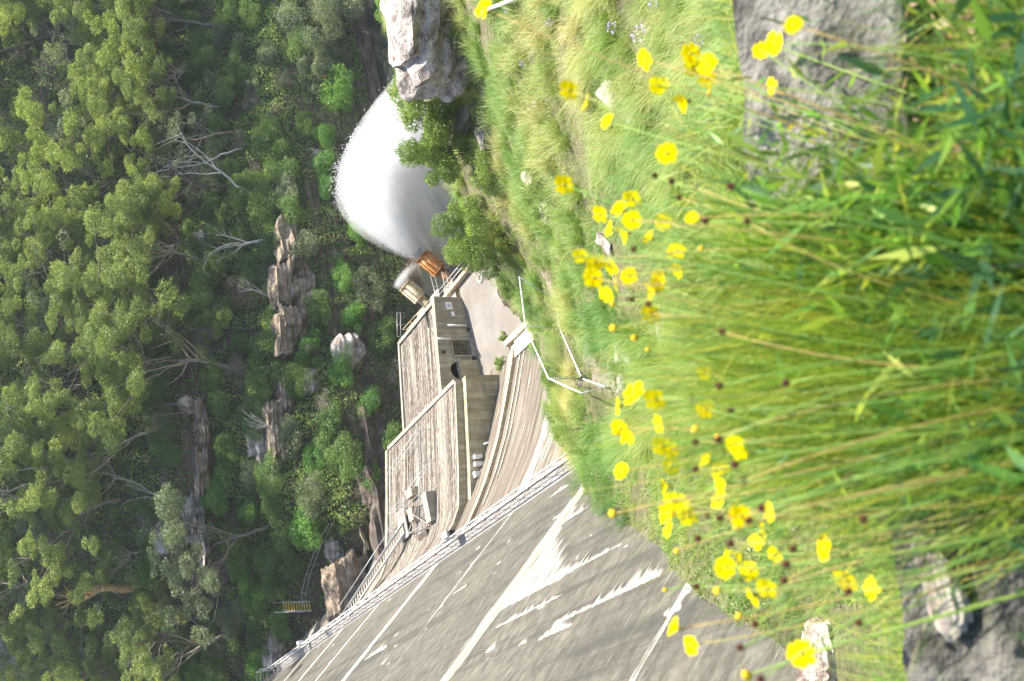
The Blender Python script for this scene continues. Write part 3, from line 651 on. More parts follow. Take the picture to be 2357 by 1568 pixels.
# stair from the walkway down to the platform on the chute
st0, st1 = W(97.5, 17.9, -36.7), px_pt(930, 1243, 86.5)
sr = empty('steel_stair', st1, 'narrow grey steel stair dropping from the walkway to the gauging platform', 'stairs')
st0 = W(92.0, 16.5, -33.9); st1 = W(84.8, 22.2, -37.9)
for e in (-0.45, 0.45):
    off = Vector((ET.x, ET.y, 0))*e
    mb = MB(); mb.bar(st0 + off, st1 + off, 0.06, 0.24); mb.build('stringer', M['steel'], sr)
    mb = MB(); mb.tube([st0 + off + Vector((0, 0, 1)), st1 + off + Vector((0, 0, 1))], 0.03, 6); mb.build('handrail', M['steel'], sr, True)
for i in range(26):
    c = st0 + (st1 - st0)*(i + 0.5)/26; off = Vector((ET.x, ET.y, 0))*0.42; mb = MB(); mb.bar(c - off, c + off, 0.22, 0.04); mb.build('tread', M['pale'], sr)
# gauging platform
gp = empty('gauging_platform', W(83, 22.5, -38.5), 'steel framed gauging platform with a pale slab at the top of the chute', 'platform')
mb = MB(); mb.box(78.4, 79.4, 20.9, 23.6, -39.1, -37.7); mb.build('pale_slab', M['pale'], gp)
mb = MB(); mb.box(84.2, 86.4, 21.2, 24.0, -38.05, -37.95); mb.build('grating', M['grey'], gp)
mb = MB(); mb.box(80.0, 82.0, 19.4, 20.6, -38.6, -37.8); mb.build('tank', M['dark_rock'], gp)
for (a, b) in (((79.4, 21.0), (84.2, 21.4)), ((79.4, 23.8), (84.2, 23.8)), ((79.4, 21.0), (84.2, 23.8)), ((79.4, 23.8), (84.2, 21.4))):
    mb = MB(); mb.bar(W(a[0], a[1], -37.7), W(b[0], b[1], -37.95), 0.08, 0.08); mb.build('beam', M['grey'], gp)
for (a, b) in ((79.4, 21), (79.4, 23.8), (84.2, 21.4), (84.2, 23.8), (86.3, 21.3), (86.3, 23.9)):
    mb = MB(); mb.tube([W(a, b, -39.6), W(a, b, -37.9)], 0.07, 6); mb.build('leg', M['steel'], gp)
railing('r', [W(86.4, 21.2, -38), W(86.4, 24.0, -38), W(84.2, 24.0, -38), W(79.4, 24.2, -37.5), W(76.8, 26, -39)], 1.0, M['steel'], '', parent=gp, every=1.3)
rb = MB()
ico = []
mb = MB(); mb.box(82.2, 83.2, 22.2, 23.4, -38.9, -37.8); mb.box(82.6, 84.0, 24.6, 25.4, -39.2, -38.3); mb.build('sand_bag', M['kerb'], gp)

# ---------------------------------------------------------------- rocks
def rock(ix, iy, sx, sy, sz, mat, label, seed, rot=0, name='rock_outcrop', cat='rock', sink=0.3, pos=None, blocky=0.0, group=None):
    import bmesh
    p = pos if pos is not None else at(ix, iy)
    bm = bmesh.new(); bmesh.ops.create_cube(bm, size=2); bmesh.ops.subdivide_edges(bm, edges=bm.edges[:], cuts=13, use_grid_fill=True)
    co = np.array([v.co[:] for v in bm.verts]); nrm = np.linalg.norm(co, axis=1, keepdims=True)
    sphere = co/nrm*1.25; c = co*(0.35 + blocky) + sphere*(0.65 - blocky)
    for (f_, a_, sd_) in ((1.3, 0.30, seed), (3.1, 0.17, seed + 1), (7, 0.07, seed + 2)):
        n_ = pnoise(c[:, 0] + c[:, 2]*0.6, c[:, 1] - c[:, 2]*0.8, f_, sd_) + 0.6*pnoise(c[:, 2]*2, c[:, 0], f_, sd_ + 50)
        c = c*(1 + a_*n_[:, None])
    lay = np.round(c[:, 2]*3.2)/3.2; c[:, 2] = c[:, 2]*0.55 + lay*0.45; c[:, :2] *= (1 + 0.16*pnoise(lay*3, c[:, 0]*2.2 + c[:, 1], 1.3, seed + 9))[:, None]
    c[:, :2] *= (1 + 0.07*np.sin(c[:, 2:3]*11 + seed))
    c = c*np.array([sx, sy, sz])/2
    cr, sr_ = math.cos(rot), math.sin(rot)
    x = c[:, 0]*cr - c[:, 1]*sr_; y = c[:, 0]*sr_ + c[:, 1]*cr; c[:, 0], c[:, 1] = x, y
    for v, q_ in zip(bm.verts, c): v.co = q_
    me = bpy.data.meshes.new(name); bm.to_mesh(me); bm.free()
    o = link(name, me, M[mat]); o.location = p + Vector((0, 0, sz*0.5 - sz*sink)); return tag(o, label, cat, group)
RY = math.atan2(ET.y, ET.x)
rock(1026, 56, 7.6, 4.6, 5.0, 'pale_rock', 'big bleached boulder with a dark underside on the crest of the grassy bank', 3, 0.1, 'boulder', 'boulder', 0.28, blocky=0.25)
rock(1046, 212, 2.4, 1.0, 0.8, 'pale_rock', 'thin pale ledge of stone running down from the big boulder', 5, -0.5, 'rock_ledge', blocky=0.3)
rock(1075, 262, 4.6, 1.4, 0.8, 'pale', 'flat grey concrete slab at the edge of the leafy drop', 6, -0.9, 'stone_slab', 'slab', blocky=0.6)
rock(1118, 325, 1.4, 0.7, 0.6, 'pale_rock', 'cracked pinkish stones below the flat grey slab', 7, 0.3, blocky=0.3)
rock(1225, 415, 1.6, 0.5, 0.4, 'pale_rock', 'narrow pale stone ledge in the straw grass of the near bank', 8, 0.8, blocky=0.3)
rock(1265, 480, 1.6, 0.8, 0.6, 'pale_rock', 'small bleached stone below the narrow ledge on the near bank', 9, 0.4, blocky=0.3)
rock(1438, 240, 2.2, 0.6, 0.5, 'pale_rock', 'pale stone ledge showing through grass beside the yellow flowers, higher of two', 10, 0.9, blocky=0.3)
rock(1485, 340, 1.0, 0.5, 0.3, 'pale_rock', 'pale stone patch behind the topmost large yellow flower', 11, 0.4, blocky=0.3)
rock(1400, 560, 1.0, 0.4, 0.4, 'pale_rock', 'small white stone under the centre yellow flowers', 12, 1.0, blocky=0.3)
rock(1530, 740, 0.9, 0.6, 0.4, 'pale_rock', 'white chipped stone low on the bank behind the flower stems', 13, 0.4, blocky=0.4)
rock(1440, 840, 1.8, 1.1, 0.2, 'pale_rock', 'flat brown rock slab beside the lower fence rail', 14, 0.2, blocky=0.4)
rock(1910, 1500, 1.0, 0.7, 0.7, 'pale_rock', 'rough pale rock at the foot of the near dam face', 15, 0.2, blocky=0.3)
rock(1895, 1455, 0.6, 0.35, 0.4, 'pale_rock', 'small split stone above the rough pale rock', 16, 0.7, blocky=0.3)
rock(815, 812, 3.0, 2.2, 2.8, 'pale_rock', 'round pinkish boulder in the shrubs across from the chute', 20)
def cliff(ix, iy, wd, hg, mat, label, seed, n=6):
    p = at(ix, iy); root = empty('cliff', p, label, 'cliff'); rr_ = random.Random(seed)
    for q_ in range(n):
        u_ = (q_ + 0.5)/n - 0.5; o = rock(0, 0, wd/n*rr_.uniform(1.8, 3.4), rr_.uniform(1.6, 3), hg*rr_.uniform(0.25, 0.5), mat, None, seed*10 + q_, RY + rr_.uniform(-.3, .3), 'rock_slab', None, 0.5,
            pos=p + Vector((ET.x, ET.y, 0))*u_*wd + Vector((0, 0, rr_.uniform(-0.2, 0.45)*hg)) - Vector((ES.x, ES.y, 0))*rr_.uniform(-0.6, 0.8), blocky=rr_.uniform(0.35, 0.6))
        loc = o.location.copy(); o.parent = root; o.location = loc - p
cliff(690, 640, 10, 5.5, 'rock', 'brown layered sandstone overhang with dark cracks, nearer the river', 21, 7)
cliff(695, 750, 10, 5.5, 'rock', 'long tan sandstone ledge split by black cracks', 22, 7)
cliff(468, 1020, 8, 2.8, 'rock', 'grey layered cliff band in the middle of the forest', 23, 5)
cliff(450, 1160, 10, 2.6, 'pale_rock', 'lower end of the grey cliff band with black slots', 24, 6)
rock(398, 1230, 4, 2.4, 2.4, 'pale_rock', 'pale lumpy boulder above the cliff band on the left', 25, RY)
cliff(655, 970, 11, 3.4, 'rock', 'pinkish sandstone cliff among green shrubs above the dark strata', 26, 7)
cliff(620, 1080, 6, 3.0, 'pale_rock', 'cream streaked rock face low in the shrubs', 28, 4)
rock(590, 1020, 2.6, 1.6, 1.4, 'pale_rock', 'small cream rock above the pinkish cliff', 29, RY, blocky=0.4)
rock(470, 565, 3.2, 2, 3.0, 'pale_rock', 'bare tan rock patch between the gum crowns', 30, RY)
rock(690, 600, 4, 2, 2.0, 'dark_rock', 'dark wet rock under the layered overhang', 31, RY, blocky=0.4)
rock(447, 935, 1.8, 1.5, 1.6, 'pale_rock', 'small rounded pale rock on the mid slope', 32)
rock(725, 880, 2.0, 1.5, 1.6, 'pale_rock', 'pinkish stone by the dark shrubs above the chute', 33)
rock(30, 1500, 10, 6, 9, 'pale_rock', 'hazy orange rock face high in the corner of the valley', 34, RY, blocky=0.4)
rock(320, 1530, 6, 3, 3.5, 'rock', 'small tan rock face at the left of the slope', 35, RY, blocky=0.4)
rock(445, 1395, 4, 3, 3, 'dark_rock', 'grey shaded rock in the gully behind the tan dead tree', 36, RY, blocky=0.3)
rock(775, 1262, 2.2, 1.8, 1.6, 'pale_rock', 'rounded grey boulder beside the abutment path', 37)
rock(640, 1490, 3.5, 2.5, 2.2, 'pale_rock', 'weathered grey rock above the end of the walkway', 38)
# dark strata wall beside the chute
for (s_, t_, sx, sy, sz, lab, sd_, mt) in ((94.5, 24.5, 11, 4, 6.5, 'dark layered rock wall beside the upper end of the chute', 40, 'dark_rock'), (95.0, 33.5, 10, 4, 6.0, 'dark brown rock wall beside the middle of the chute', 41, 'dark_rock'),
                              (95.2, 43, 10, 4, 4.5, 'dark rock bank beside the lower end of the chute', 42, 'dark_rock'), (100, 20.6, 5, 3, 3.5, 'rusty brown rock at the mouth of the dark hollow by the dam', 43, 'rock')):
    rock(0, 0, sx, sy, sz, mt, lab, sd_, RY, pos=W(s_ + 0.8, t_, -44.5 if s_ < 99 else -38.5), sink=0.2, blocky=0.5)
# blurred foreground kerb: two lengths of rough concrete
def kerbstone(x0, x1, y0, y1, z0, z1, label, seed, dz=0):
    import bmesh
    bm = bmesh.new(); bmesh.ops.create_cube(bm, size=1); bmesh.ops.subdivide_edges(bm, edges=bm.edges[:], cuts=17, use_grid_fill=True)
    c = np.array([v.co[:] for v in bm.verts]); c = np.stack([x0 + (c[:, 0] + .5)*(x1 - x0), y0 + (c[:, 1] + .5)*(y1 - y0) + dz*(c[:, 0]), z0 + (c[:, 2] + .5)*(z1 - z0)], 1)
    n_ = 0.018*pnoise(c[:, 0]*9, c[:, 1]*9 + c[:, 2]*5, 1.0, seed) + 0.012*pnoise(c[:, 0]*30, c[:, 1]*30 + c[:, 2]*25, 1, seed + 1)
    c += n_[:, None]
    for v, q_ in zip(bm.verts, c): v.co = q_
    me = bpy.data.meshes.new('kerbstone'); bm.to_mesh(me); bm.free(); me.polygons.foreach_set('use_smooth', [True]*len(me.polygons))
    return tag(link('kerbstone', me, M['fkerb']), label, 'kerb')
M['fkerb'] = rock_mat('rough_foreground_concrete', [(0.08, 0.078, 0.065), (0.2, 0.19, 0.165), (0.4, 0.375, 0.335)], 3, 3)
kerbstone(0.36, 1.8, 2.02, 2.72, -3.4, -2.52, 'blurred rough grey kerb to the right of the flower clump', 71, 0.12)
kerbstone(-1.9, -0.48, 1.42, 1.98, -3.6, -2.52, 'blurred grey kerb with a pale chip to the left of the flower clump', 72, 0.16)

def strip(name, pix, wd, mat):
    pts = [at(*q_) for q_ in pix]; ln = []
    for a, b in zip(pts[:-1], pts[1:]):
        for i in range(14): ln.append(a.lerp(b, i/14))
    V, F = [], []
    for i, p in enumerate(ln):
        d = (ln[min(i + 1, len(ln) - 1)] - ln[max(i - 1, 0)]); d.z = 0; d.normalize(); n_ = Vector((-d.y, d.x, 0)); w_ = wd*(0.75 + 0.35*math.sin(i*1.7) + 0.2*math.sin(i*4.1))
        for e in np.linspace(-0.5, 0.5, 7): q_ = p + n_*e*w_; V.append((q_.x, q_.y, h(q_.x, q_.y) + 0.035 - 0.05*(abs(e) > 0.45)))
        if i: b = i*7; F += [(b + j - 7, b + j - 6, b + j + 1, b + j) for j in range(6)]
    return tag(link(name, np_mesh(name, V, F, smooth=True), M[mat]), kind='structure')
strip('path', [(1245, 620), (1285, 700), (1318, 762), (1345, 810), (1378, 868), (1420, 880)], 1.5, 'path')
rock(0, 0, 0.20, 0.10, 0.07, 'pale_rock', 'white chipped stone lying on the blurred kerb at the lower left of the flowers', 75, 0.3, 'stone_chip', pos=Vector((-0.72, 1.84, -2.5)), sink=0.3)
# ---------------------------------------------------------------- fences on the near bank
def up(p, d_): return Vector((p.x, p.y, p.z + d_))
fpix = [(1290, 700), (1300, 757), (1354, 871), (1407, 890)]
tpix = [(1195, 637), (1209, 752), (1262, 871), (1338, 905)]
cf = empty('chain_link_fence', at(1354, 871), 'chain link fence with white top and bottom rails turning down the near bank', 'fence')
bot = [at(*q_) for q_ in fpix]; top = []
for b_, q_ in zip(bot, tpix):
    d = ray(*q_); r_ = math.hypot(b_.x, b_.y)/math.hypot(d.x, d.y); top.append(d*r_)
for b_ in bot: b_.z += 0.35
mb = MB(); mb.tube(top, 0.042, 8); mb.build('top_rail', M['white'], cf, True)
mb = MB(); mb.tube(bot, 0.042, 8); mb.build('bottom_rail', M['white'], cf, True)
for a, b in zip(bot, top):
    mb = MB(); mb.tube([up(a, -0.4), b], 0.03, 6); mb.build('post', M['steel'], cf, True)
for i in range(3):
    mb = MB(); nn = 20
    for j in range(nn):
        u_ = j/nn
        a0 = bot[i].lerp(bot[i+1], u_); a1 = top[i].lerp(top[i+1], min(1, u_ + 0.35)) if u_ < 0.65 else None
        if a1: mb.tube([a0, a1], 0.0045, 3, False)
        b0 = bot[i].lerp(bot[i+1], u_); b1 = top[i].lerp(top[i+1], u_ - 0.35) if u_ > 0.35 else None
        if b1: mb.tube([b0, b1], 0.0045, 3, False)
    mb.build('wire_mesh', M['olive'], cf)
for q_, lab in (((1302, 762), 'black wrapped bundle tied to the upper bend of the bottom fence rail'), ((1356, 876), 'dark clamp bundle at the lower bend of the bottom fence rail')):
    p = at(*q_); mb = MB()
    for i in range(9):
        a = random.uniform(0, 6.28); r_ = random.uniform(0.05, 0.22); c0 = p + Vector((r_*math.cos(a), r_*math.sin(a), random.uniform(0.1, 0.65)))
        e = Vector((random.uniform(-1, 1), random.uniform(-1, 1), random.uniform(-.6, .6))).normalized()*0.22
        mb.tube([c0 - e, c0 + e*0.2 + Vector((0, 0, 0.05)), c0 + e], [0.03, 0.09, 0.02], 6)
    tag(mb.build('clamp_bundle', M['black'], None, True), lab, 'bundle')
# white pole lying on the top right of the bank
p0, p1 = at(1130, 38), at(1250, -14)
mb = MB(); mb.tube([up(p0, 0.9), up(p0.lerp(p1, .5), 0.6), up(p1, 0.5)], 0.11, 8); tag(mb.build('fallen_pole', M['white_bark'], None, True), 'white peeling pole lying on the grass right of the big boulder', 'pole')
mb = MB(); p0 = at(1078, 375); mb.tube([up(p0, 0.3), up(p0, 0.3) + Vector((0.9, 0.5, 0.15))], 0.12, 7); tag(mb.build('white_log', M['white'], None, True), 'short white log beside the leafy shrub on the bank', 'log')
mb = MB(); p0 = at(1222, 720); mb.tube([up(p0, 0.1), up(p0, 0.15) + Vector((0.7, 0.9, 0.1))], 0.2, 8); tag(mb.build('cut_log', M['bark'], None, True), 'short brown sawn log above the white end of the toe slab', 'log')

# ---------------------------------------------------------------- far abutment path, steps and fence
def gpath(pix, n=6):
    pts = [at(*q_) for q_ in pix]; out = []
    for a, b in zip(pts[:-1], pts[1:]):
        for i in range(n): p = a.lerp(b, i/n); p.z = h(p.x, p.y); out.append(p)
    out.append(pts[-1]); return out
railing('railing', [at(*q_) for q_ in ((778, 1205), (748, 1262), (725, 1320), (716, 1362), (716, 1392))], 1.0, M['steel'], 'thin pipe railing along the upper abutment path', every=4)
railing('railing', [at(*q_) for q_ in ((668, 1402), (646, 1448), (630, 1516), (622, 1552))], 1.0, M['steel'], 'thin pipe railing along the lower abutment path by the gate', every=4)
stp = empty('yellow_steps', at(700, 1393), 'flight of steel steps with yellow edged treads between the two abutment paths', 'stairs')
a0, a1 = at(722, 1394), at(662, 1394); a0 = up(a0, 0.3); a1 = up(a1, 0.6)
for e in (-0.55, 0.55):
    o_ = Vector((0.9, 0.4, 0))*e; mb = MB(); mb.bar(a0 + o_, a1 + o_, 0.07, 0.2); mb.build('stringer', M['steel'], stp)
    mb = MB(); mb.tube([a0 + o_ + Vector((0, 0, 1)), a1 + o_ + Vector((0, 0, 1))], 0.03, 6); mb.build('handrail', M['steel'], stp, True)
M['yellow'] = simple('yellow_tread_paint', (0.65, 0.45, 0.06), 0.6, 0, 0.15)
for i in range(11):
    c = a0.lerp(a1, (i + 0.5)/11); o_ = Vector((0.9, 0.4, 0))*0.55; mb = MB(); mb.bar(c - o_, c + o_, 0.25, 0.06); mb.build('tread', M['yellow'], stp)
ld = empty('rung_ladder', at(856, 1242), 'short cream rung ladder set in the bank above the dark hollow', 'ladder')
a0, a1 = at(862, 1252), at(840, 1222)
for i in range(6):
    c = up(a0.lerp(a1, i/5), 0.5); mb = MB(); mb.bar(c - Vector((0.5, 0.2, 0)), c + Vector((0.5, 0.2, 0)), 0.14, 0.14); mb.build('rung', M['kerb'], ld)
mb = MB(); mb.bar(up(at(850, 1245), 0.2), W(101, 20.4, -39.2), 0.3, 0.3); tag(mb.build('timber_prop', M['kerb']), 'slanting cream timber prop over the dark hollow beside the dam', 'prop')
fr = empty('survey_frame', at(478, 1612/1.0 - 500), 'tiny white steel frame standing among twiggy scrub', 'frame')
fr.location = at(484, 1108)
for e in (-0.8, 0, 0.8):
    mb = MB(); p = fr.location + Vector((e, 0, 0)); mb.tube([p, up(p, 1.6)], 0.05, 5); mb.build('post', M['white'], fr)
mb = MB(); p = fr.location; mb.bar(up(p + Vector((-0.8, 0, 0)), 1.6), up(p + Vector((0.8, 0, 0)), 1.6), 0.3, 0.12); mb.build('top_plate', M['white'], fr)

# ================================================================== VEGETATION
def leaves(cent, rad, n, size, rng, wid=0.32, shell=0.55, droop=0.3, squash=0.8, cl=None):
    cent = np.asarray(cent); rad = np.asarray(rad)
    pr_ = rad**2/np.sum(rad**2); li = rng.choice(len(cent), n, p=pr_)
    d = rng.normal(size=(n, 3)); d /= np.linalg.norm(d, axis=1, keepdims=True)
    r_ = rad[li]*(shell + (1 - shell)*rng.random(n)**0.6)
    # ragged lobes
    r_ = r_*(0.82 + 0.3*pnoise(d[:, 0]*3 + li, d[:, 1]*3 + d[:, 2]*4, 1.6, 77))
    p = cent[li] + d*r_[:, None]*np.array([1, 1, squash])
    ax = rng.normal(size=(n, 3))*0.8 + d*0.6; ax[:, 2] -= droop; ax /= np.linalg.norm(ax, axis=1, keepdims=True)
    nn_ = d*0.7 + rng.normal(size=(n, 3))*0.6 + np.array([0, 0, 0.35])
    sd_ = np.cross(ax, nn_); sd_ /= np.linalg.norm(sd_, axis=1, keepdims=True) + 1e-9
    L = size*rng.uniform(0.6, 1.35, n)[:, None]; wd = L*wid
    a = p - ax*L/2; b = p + sd_*wd/2; c = p + ax*L/2; e = p - sd_*wd/2
    V = np.stack([a, b, c, e], 1).reshape(-1, 3); F = np.arange(4*n).reshape(n, 4)
    lobe_t = rng.random(len(cent)); hz = (p[:, 2] - p[:, 2].min())/max(1e-6, np.ptp(p[:, 2]))
    tint = np.clip(0.45*lobe_t[li] + 0.55*rng.random(n), 0, 1)
    return V, F, np.repeat(tint, 4)
def limb(mb, a, b, r0, r1, rng, sag=0.12, n=5, sides=6):
    a, b = Vector(a), Vector(b); L = (b - a).length; pts = []; rs = []
    o1 = Vector(rng.normal(size=3))*L*sag; 
    for i in range(n + 1):
        u_ = i/n; p = a.lerp(b, u_) + o1*math.sin(u_*3.14159)*0.6 + Vector(rng.normal(size=3))*L*0.015*(0 < i < n)
        pts.append(p); rs.append(r0 + (r1 - r0)*u_)
    mb.tube(pts, rs, sides, False); return pts
def tree_meshes(seed, hgt, spread, lobes, leafn, size, lean=0.15, clear=0.4, lob_r=(0.9, 1.6), forks=5):
    rng = np.random.default_rng(seed); mb = MB(); ld_ = rng.uniform(0, 6.28)
    top = Vector((math.cos(ld_)*lean*hgt, math.sin(ld_)*lean*hgt, hgt*clear))
    tr = limb(mb, (0, 0, -0.6), top, hgt*0.016, hgt*0.011, rng, 0.06, 6, 8)
    cs, rs = [], []
    for f_ in range(forks):
        a = ld_ + 6.283*f_/forks + rng.uniform(-.4, .4); sprd = spread*rng.uniform(0.35, 0.75)
        st_ = tr[-1 - int(rng.integers(0, 3))]
        tip = Vector((top.x + math.cos(a)*sprd, top.y + math.sin(a)*sprd, hgt*rng.uniform(0.55, 0.95)))
        pts = limb(mb, st_, tip, hgt*0.0075, hgt*0.003, rng, 0.14, 6, 6)
        for g in range(max(1, lobes//forks)):
            src = pts[int(rng.integers(3, len(pts)))]
            e = tip + Vector((rng.normal()*spread*0.30, rng.normal()*spread*0.30, rng.normal()*hgt*0.10))
            limb(mb, src, e, hgt*0.003, hgt*0.001, rng, 0.12, 4, 4)
            cs.append(e); rs.append(rng.uniform(*lob_r))
            for q_ in range(3):
                rr_ = rng.uniform(0.45, 0.8)*rs[-1]; v = Vector(rng.normal(size=3)).normalized()*rs[-1 - q_*0]*0.95; cs.append(e + v); rs.append(rr_)
    Vv, Ff, T = leaves([tuple(c) for c in cs], rs, leafn, size, rng, squash=0.62)
    return mb.mesh('trunk', True), np_mesh('crown', Vv, Ff, {'tint': T})
def shrub_meshes(seed, w_, hg, leafn, size, nl=14, wid=0.4, droop=0.1):
    rng = np.random.default_rng(seed); mb = MB(); cs, rs = [], []
    for i in range(nl):
        a = rng.uniform(0, 6.28); r_ = w_*0.42*math.sqrt(rng.random()); z_ = hg*rng.uniform(0.25, 0.8)*(1 - 0.5*(r_/(w_*0.5))**2)
        c = Vector((r_*math.cos(a), r_*math.sin(a), z_)); cs.append(tuple(c)); rs.append(rng.uniform(0.16, 0.3)*w_)
        if i < 7: limb(mb, (c.x*0.1, c.y*0.1, -0.2), c, 0.045*hg/2, 0.01, rng, 0.1, 3, 4)
    Vv, Ff, T = leaves(cs, rs, leafn, size, rng, wid=wid, shell=0.4, droop=droop)
    return mb.mesh('stems', True), np_mesh('foliage', Vv, Ff, {'tint': T})
protos = {}
protos['gum'] = [tree_meshes(100 + i, 13 + i % 3*1.6, 8.5, 26 + i, 24000, 0.27, forks=6 + i % 2, lob_r=(1.0, 1.9), clear=0.36) for i in range(6)]
protos['small'] = [tree_meshes(200 + i, 7.5, 5.5, 16, 11000, 0.24, clear=0.35, lob_r=(0.7, 1.2), forks=4) for i in range(3)]
protos['bare'] = [tree_meshes(300 + i, 11, 6, 18, 4500, 0.25, clear=0.45, lean=0.2) for i in range(3)]
protos['shrub'] = [shrub_meshes(400 + i, 5.0, 3.6, 7500, 0.20, nl=20) for i in range(5)]
protos['twig'] = [shrub_meshes(500 + i, 3.8, 2.6, 2200, 0.32, wid=0.09) for i in range(2)]
def place(kind, idx, p, rz, sc, lm, tm, label, cat, group, name, part_names=('trunk', 'crown')):
    tmesh, cmesh = protos[kind][idx]
    r_ = empty(name, p, label, cat, group); r_.rotation_euler = (0, 0, rz); r_.scale = sc
    for nm, me, mt in ((part_names[0], tmesh, tm), (part_names[1], cmesh, lm)):
        key = (me.name, mt)
        if key not in _mm:
            m2 = me if not me.materials else me.copy()
            if m2.materials: m2.materials.clear()
            m2.materials.append(M[mt]); _mm[key] = m2
        o = bpy.data.objects.new(nm, _mm[key]); COL.objects.link(o); o.parent = r_
    return r_
_mm = {}
rg = np.random.default_rng(99)
def inview(p, mrg=1.06):
    d = Fv.dot(p)
    if d < 1: return False, 0, 0
    ix = 1178 - FPX*Uv.dot(p)/d; iy = 784 - FPX*Rv.dot(p)/d
    return (-150 < ix < 2500 and -130 < iy < 1700), ix, iy
# gum trees over the far slope
pts = []; gumn = 0
def far_enough(x, y, r_): return all((x - a)**2 + (y - b)**2 > r_*r_ for (a, b) in pts)
cand = 0
zones = {}
def zone(ix, iy):
    a = 'upper' if ix < 260 else ('middle' if ix < 560 else 'lower')
    b = 'right' if iy < 420 else ('centre' if iy < 1000 else 'left')
    return a, b
WH = {('upper', 'right'): 'high on the far slope towards the river bend', ('upper', 'centre'): 'high on the far slope straight across', ('upper', 'left'): 'high on the hazy left of the far slope',
      ('middle', 'right'): 'half way up the slope above the white jet', ('middle', 'centre'): 'half way up the slope above the sandstone ledges', ('middle', 'left'): 'half way up the slope near the tan dead tree',
      ('lower', 'right'): 'low on the slope over the dark river', ('lower', 'centre'): 'low on the slope behind the spillway chute', ('lower', 'left'): 'low on the slope behind the far end of the dam'}
KEEP = [(a_, b_, c_, at(a_, b_).length + 2) for (a_, b_, c_) in ((300, 1352, 60), (660, 640, 40), (670, 760, 50), (468, 1020, 50), (450, 1160, 60), (398, 1230, 30))]
rocksc = [at(*q_) for q_ in ((690, 640), (690, 750), (468, 1020), (450, 1160), (398, 1230), (655, 970), (230, 1355))]
while cand < 9000 and gumn < 285:
    cand += 1
    d_ = rg.uniform(6, 62); 
    s_ = rg.uniform(98, 215); t_ = rg.uniform(-5, 150); p = W(s_, t_, 0); p.z = h(p.x, p.y)
    dd_ = min(s_ - 96.3, ((s_ - 96.3) - 2.6*(26.6 - t_))/2.79)
    if dd_ < 7 or p.z > 30: continue
    ok, ix, iy = inview(p + Vector((0, 0, 4)))
    if not ok: continue
    small = False
    if ix > 560 and iy > 420: continue
    if ix > 380 and iy > 900 and rg.random() < 0.93: continue
    if ix > 420 and 420 < iy < 900 and rg.random() < 0.6: continue
    if any((p - q_).length < 7 and p.y < q_.y + 2 for q_ in rocksc): continue
    if any(abs(iy - qy) < wy and qx - 150 < ix < qx + 55 and p.length < qd for (qx, qy, wy, qd) in KEEP): continue
    if not far_enough(p.x, p.y, 4.9): continue
    pts.append((p.x, p.y)); gumn += 1
    a, b = zone(ix, iy); u_ = rg.random()
    if u_ < 0.09: kind, lm, tm, desc = 'bare', 'gum_grey', 'pale_bark', 'half bare pale tree'
    elif b == 'right' and u_ < 0.5: kind, lm, tm, desc = 'gum', 'gum_bright', 'bark', 'bright green gum tree'
    elif u_ < 0.72: kind, lm, tm, desc = 'gum', 'gum', 'pale_bark', 'olive green gum tree'
    elif u_ < 0.88: kind, lm, tm, desc = 'gum', 'gum_grey', 'bark', 'dusty grey gum tree'
    else: kind, lm, tm, desc = 'small', 'gum', 'bark', 'small rounded gum tree'
    sc_ = rg.uniform(0.75, 1.12)
    place(kind, int(rg.integers(len(protos[kind]))), p, rg.uniform(0, 6.28), (sc_, sc_, sc_*rg.uniform(0.85, 1.1)), lm, tm, desc + ' ' + WH[(a, b)], 'tree', desc + 's ' + WH[(a, b)], 'gum_tree' if kind != 'bare' else 'bare_tree')
print('gum trees', gumn)
# shrubs over the lower and left slopes
pts2 = []; shn = 0; cand = 0
while cand < 12000 and shn < 300:
    cand += 1
    s_ = rg.uniform(93, 170); t_ = rg.uniform(5, 130); p = W(s_, t_, 0); p.z = h(p.x, p.y)
    dd_ = min(s_ - 96.3, ((s_ - 96.3) - 2.6*(26.6 - t_))/2.79)
    if dd_ < -4.2 or s_ < 92.5: continue
    ok, ix, iy = inview(p + Vector((0, 0, 1)))
    if not ok: continue
    if ix < 330 or (ix < 480 and rg.random() < 0.5): continue
    if iy > 1120 and ix > 600 and dd_ < 3.0: continue
    if any((p - q_).length < 3.6 and p.y < q_.y + 1 for q_ in rocksc): continue
    if any((p.x - a)**2 + (p.y - b)**2 < 2.9**2 for (a, b) in pts2): continue
    pts2.append((p.x, p.y)); shn += 1; a, b = zone(ix, iy); u_ = rg.random()
    vivid = (700 < ix < 900) or (iy > 1100 and rg.random() < 0.4)
    if u_ < 0.14: kind, lm, desc = 'twig', 'twigs', 'dry grey twiggy shrub'
    elif vivid and u_ < 0.62: kind, lm, desc = 'shrub', 'fern', 'vivid green leafy shrub'
    elif u_ < 0.8: kind, lm, desc = 'shrub', 'shrub', 'dark green heath shrub'
    else: kind, lm, desc = 'shrub', 'gum_grey', 'grey-green heath shrub'
    sc_ = rg.uniform(0.7, 1.25)
    place(kind, int(rg.integers(len(protos[kind]))), p - Vector((0, 0, 0.2)), rg.uniform(0, 6.28), (sc_, sc_, sc_*rg.uniform(0.7, 1.1)), lm, 'bark', desc + ' ' + WH[(a, b)], 'shrub', desc + 's ' + WH[(a, b)], 'shrub', ('stems', 'foliage'))
print('shrubs', shn)
